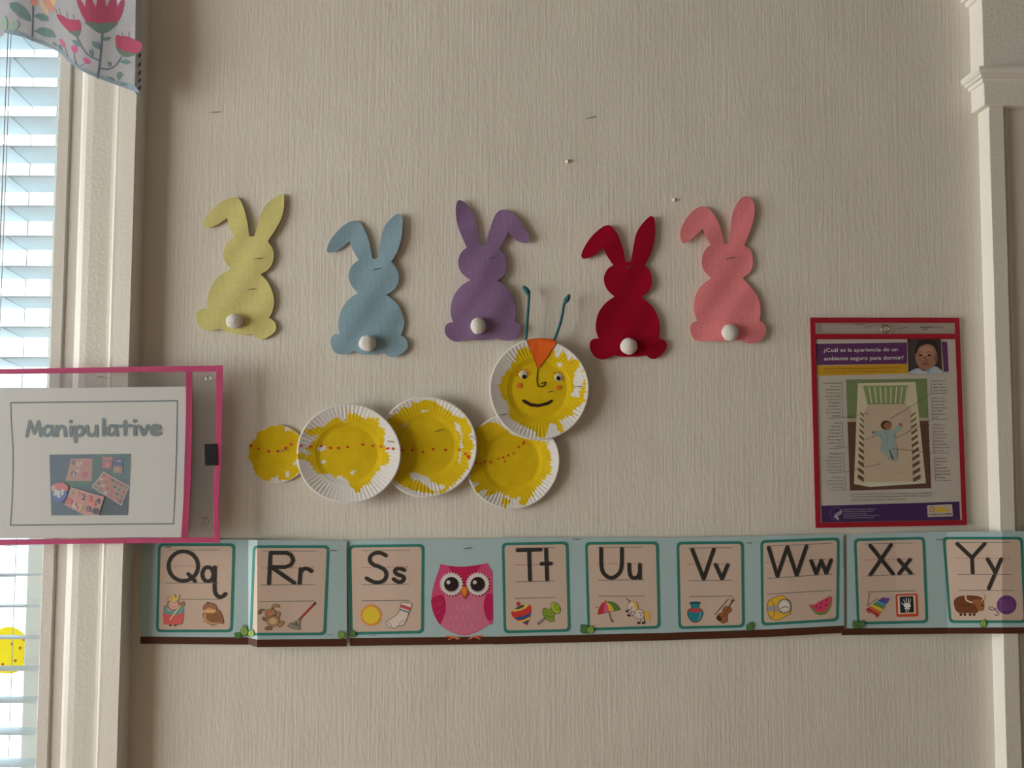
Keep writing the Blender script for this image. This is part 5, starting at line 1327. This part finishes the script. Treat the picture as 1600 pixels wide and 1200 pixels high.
def f_left_rose(a):
    a.stroke(cv((735, 345), (780, 440), (850, 530), (955, 580)), 2.0, STEM, True)
    a.poly(cv((545, 140), (600, 150), (650, 180), (720, 190), (765, 195), (778, 260), (765, 320), (740, 355), (700, 330), (620, 260), (565, 190)), ROSE, True); a.poly(cv((655, 298), (720, 300), (774, 292), (765, 330), (740, 355), (700, 335)), CUP, True)
    for p in (((590, 150), (565, 85)), ((555, 135), (535, 90)), ((650, 170), (640, 110)), ((710, 180), (705, 145))): a.stroke(cv(*p), .8, (104, 84, 96))
    vleaf(a, [(785, 450, 1), (730, 440), (688, 382, 1), (740, 390), (770, 420)]); vleaf(a, [(895, 545, 1), (860, 520), (855, 480, 1), (885, 475), (895, 510)])
def f_right_rose(a):
    a.stroke(cv((965, 655), (1040, 665), (1110, 630), (1170, 545)), 2.2, STEM, True)
    a.poly(cv((1110, 370), (1130, 335), (1170, 350), (1210, 345), (1260, 365), (1310, 390), (1360, 410), (1362, 470), (1320, 510), (1240, 545), (1180, 540), (1125, 480)), ROSE, True); a.poly(cv((1115, 445), (1200, 490), (1310, 515), (1250, 545), (1190, 545), (1140, 505)), CUP, True)
    for p in (((1175, 370), (1172, 305)), ((1235, 370), (1242, 305)), ((1290, 395), (1330, 350))): a.stroke(cv(*p), .8, (96, 84, 96))
    vleaf(a, [(1150, 595, 1), (1200, 570), (1268, 600, 1), (1210, 620)]); vleaf(a, [(1065, 640, 1), (1035, 610), (1045, 590, 1), (1070, 610)])
def f_orange(a):
    a.stroke(cv((318, 60), (315, 200), (310, 385)), 2.6, STEM, True)
    for p, c in ((((290, -40), (350, -60), (350, 50), (300, 40)), (206, 140, 126)), (((370, -40), (400, -20), (470, 110), (440, 130), (390, 60)), (214, 176, 148)), (((430, -40), (480, -10), (525, 90), (510, 115), (450, 50)), (212, 142, 124)), (((470, -60), (540, -10), (520, 50), (490, 20)), (214, 178, 140))): a.poly(cv(*p), c, True)
    vleaf(a, [(300, 210, 1), (200, 170), (110, 90), (90, 30, 1), (160, 20), (240, 80), (285, 150)]); vleaf(a, [(325, 155, 1), (380, 128), (440, 150), (470, 200, 1), (400, 200)]); vleaf(a, [(325, 300, 1), (400, 262), (490, 290), (538, 360, 1), (440, 355)])
    vleaf(a, [(40, 300, 1), (8, 250), (15, 180), (45, 148, 1), (70, 200), (65, 270)], LEAFG, False); vleaf(a, [(110, 290, 1), (85, 250), (120, 200), (160, 200, 1), (180, 240), (150, 290)], LEAFG, False)
def sprig(stem, bud):
    def f(a): a.stroke(cv(*stem), 1.2, STEM, True); a.poly(cv(*bud), PKV, True)
    return f
def leaves_of(lst):
    def f(a):
        for p in lst: vleaf(a, p, LEAFV)
    return f
sprigs = [sprig(*q) for q in ((((655, 545), (630, 470), (610, 420)), ((575, 390), (590, 375), (625, 430), (620, 455), (595, 435))), (((735, 610), (715, 560), (712, 500)), ((690, 440), (730, 440), (745, 490), (715, 510), (685, 470))), (((720, 605), (770, 635), (825, 605)), ((800, 560), (840, 560), (870, 600), (840, 615), (810, 590))))]
sprigs += [leaves_of(q) for q in ([[(600, 490, 1), (560, 460), (565, 420, 1), (590, 440)], [(545, 450, 1), (505, 420), (515, 400, 1), (545, 430)]], [[(1140, 770, 1), (1120, 720), (1150, 685, 1), (1180, 710), (1165, 750)], [(1105, 780, 1), (1050, 755), (1030, 735, 1), (1085, 745)], [(1150, 815, 1), (1180, 795), (1235, 810, 1), (1200, 830)]])]
for fn, nm in ((f_vine, 'printed_vine'), (f_big, 'printed_flower'), (f_left_rose, 'printed_flower'), (f_right_rose, 'printed_flower'), (f_orange, 'printed_flower')) + tuple((f_, 'printed_sprig') for f_ in sprigs): vart(fn, nm)
a = Art('val')
for y in (535, 620, 700, 775, 845): a.poly(ell(*cv((1342, y))[0], 2.0, 4.0, .5, n=14), (76, 88, 132))
a.build('printed_dot', va, lambda x, y: .041, .0002)

# ================================================================== SMALL THINGS LEFT IN THE WALL
staple(None, (327, 176.2), (344.5, 175), .0006, 'staple', .0005, 'bent staple left in the bare wall above the yellow bunny', 'staple')
staple(None, (915.5, 185.5), (931, 182.5), .0006, 'staple', .0005, 'painted over staple left in the wall above the purple bunny', 'staple')
NAILP = mat('painted_nail', (.80, .77, .71), rough=.45)
def nail(px, py, r, label):
    o = lens('nail', px, py, r, .0001, .0042, NAILP, None); tag(o, label, 'nail')
nail(886.8, 252.5, 3.4, 'painted over nail head in the bare wall above the caterpillar and bunnies')
nail(1053.3, 312.5, 2.8, 'small painted nail head beside the ear of the pink bunny')
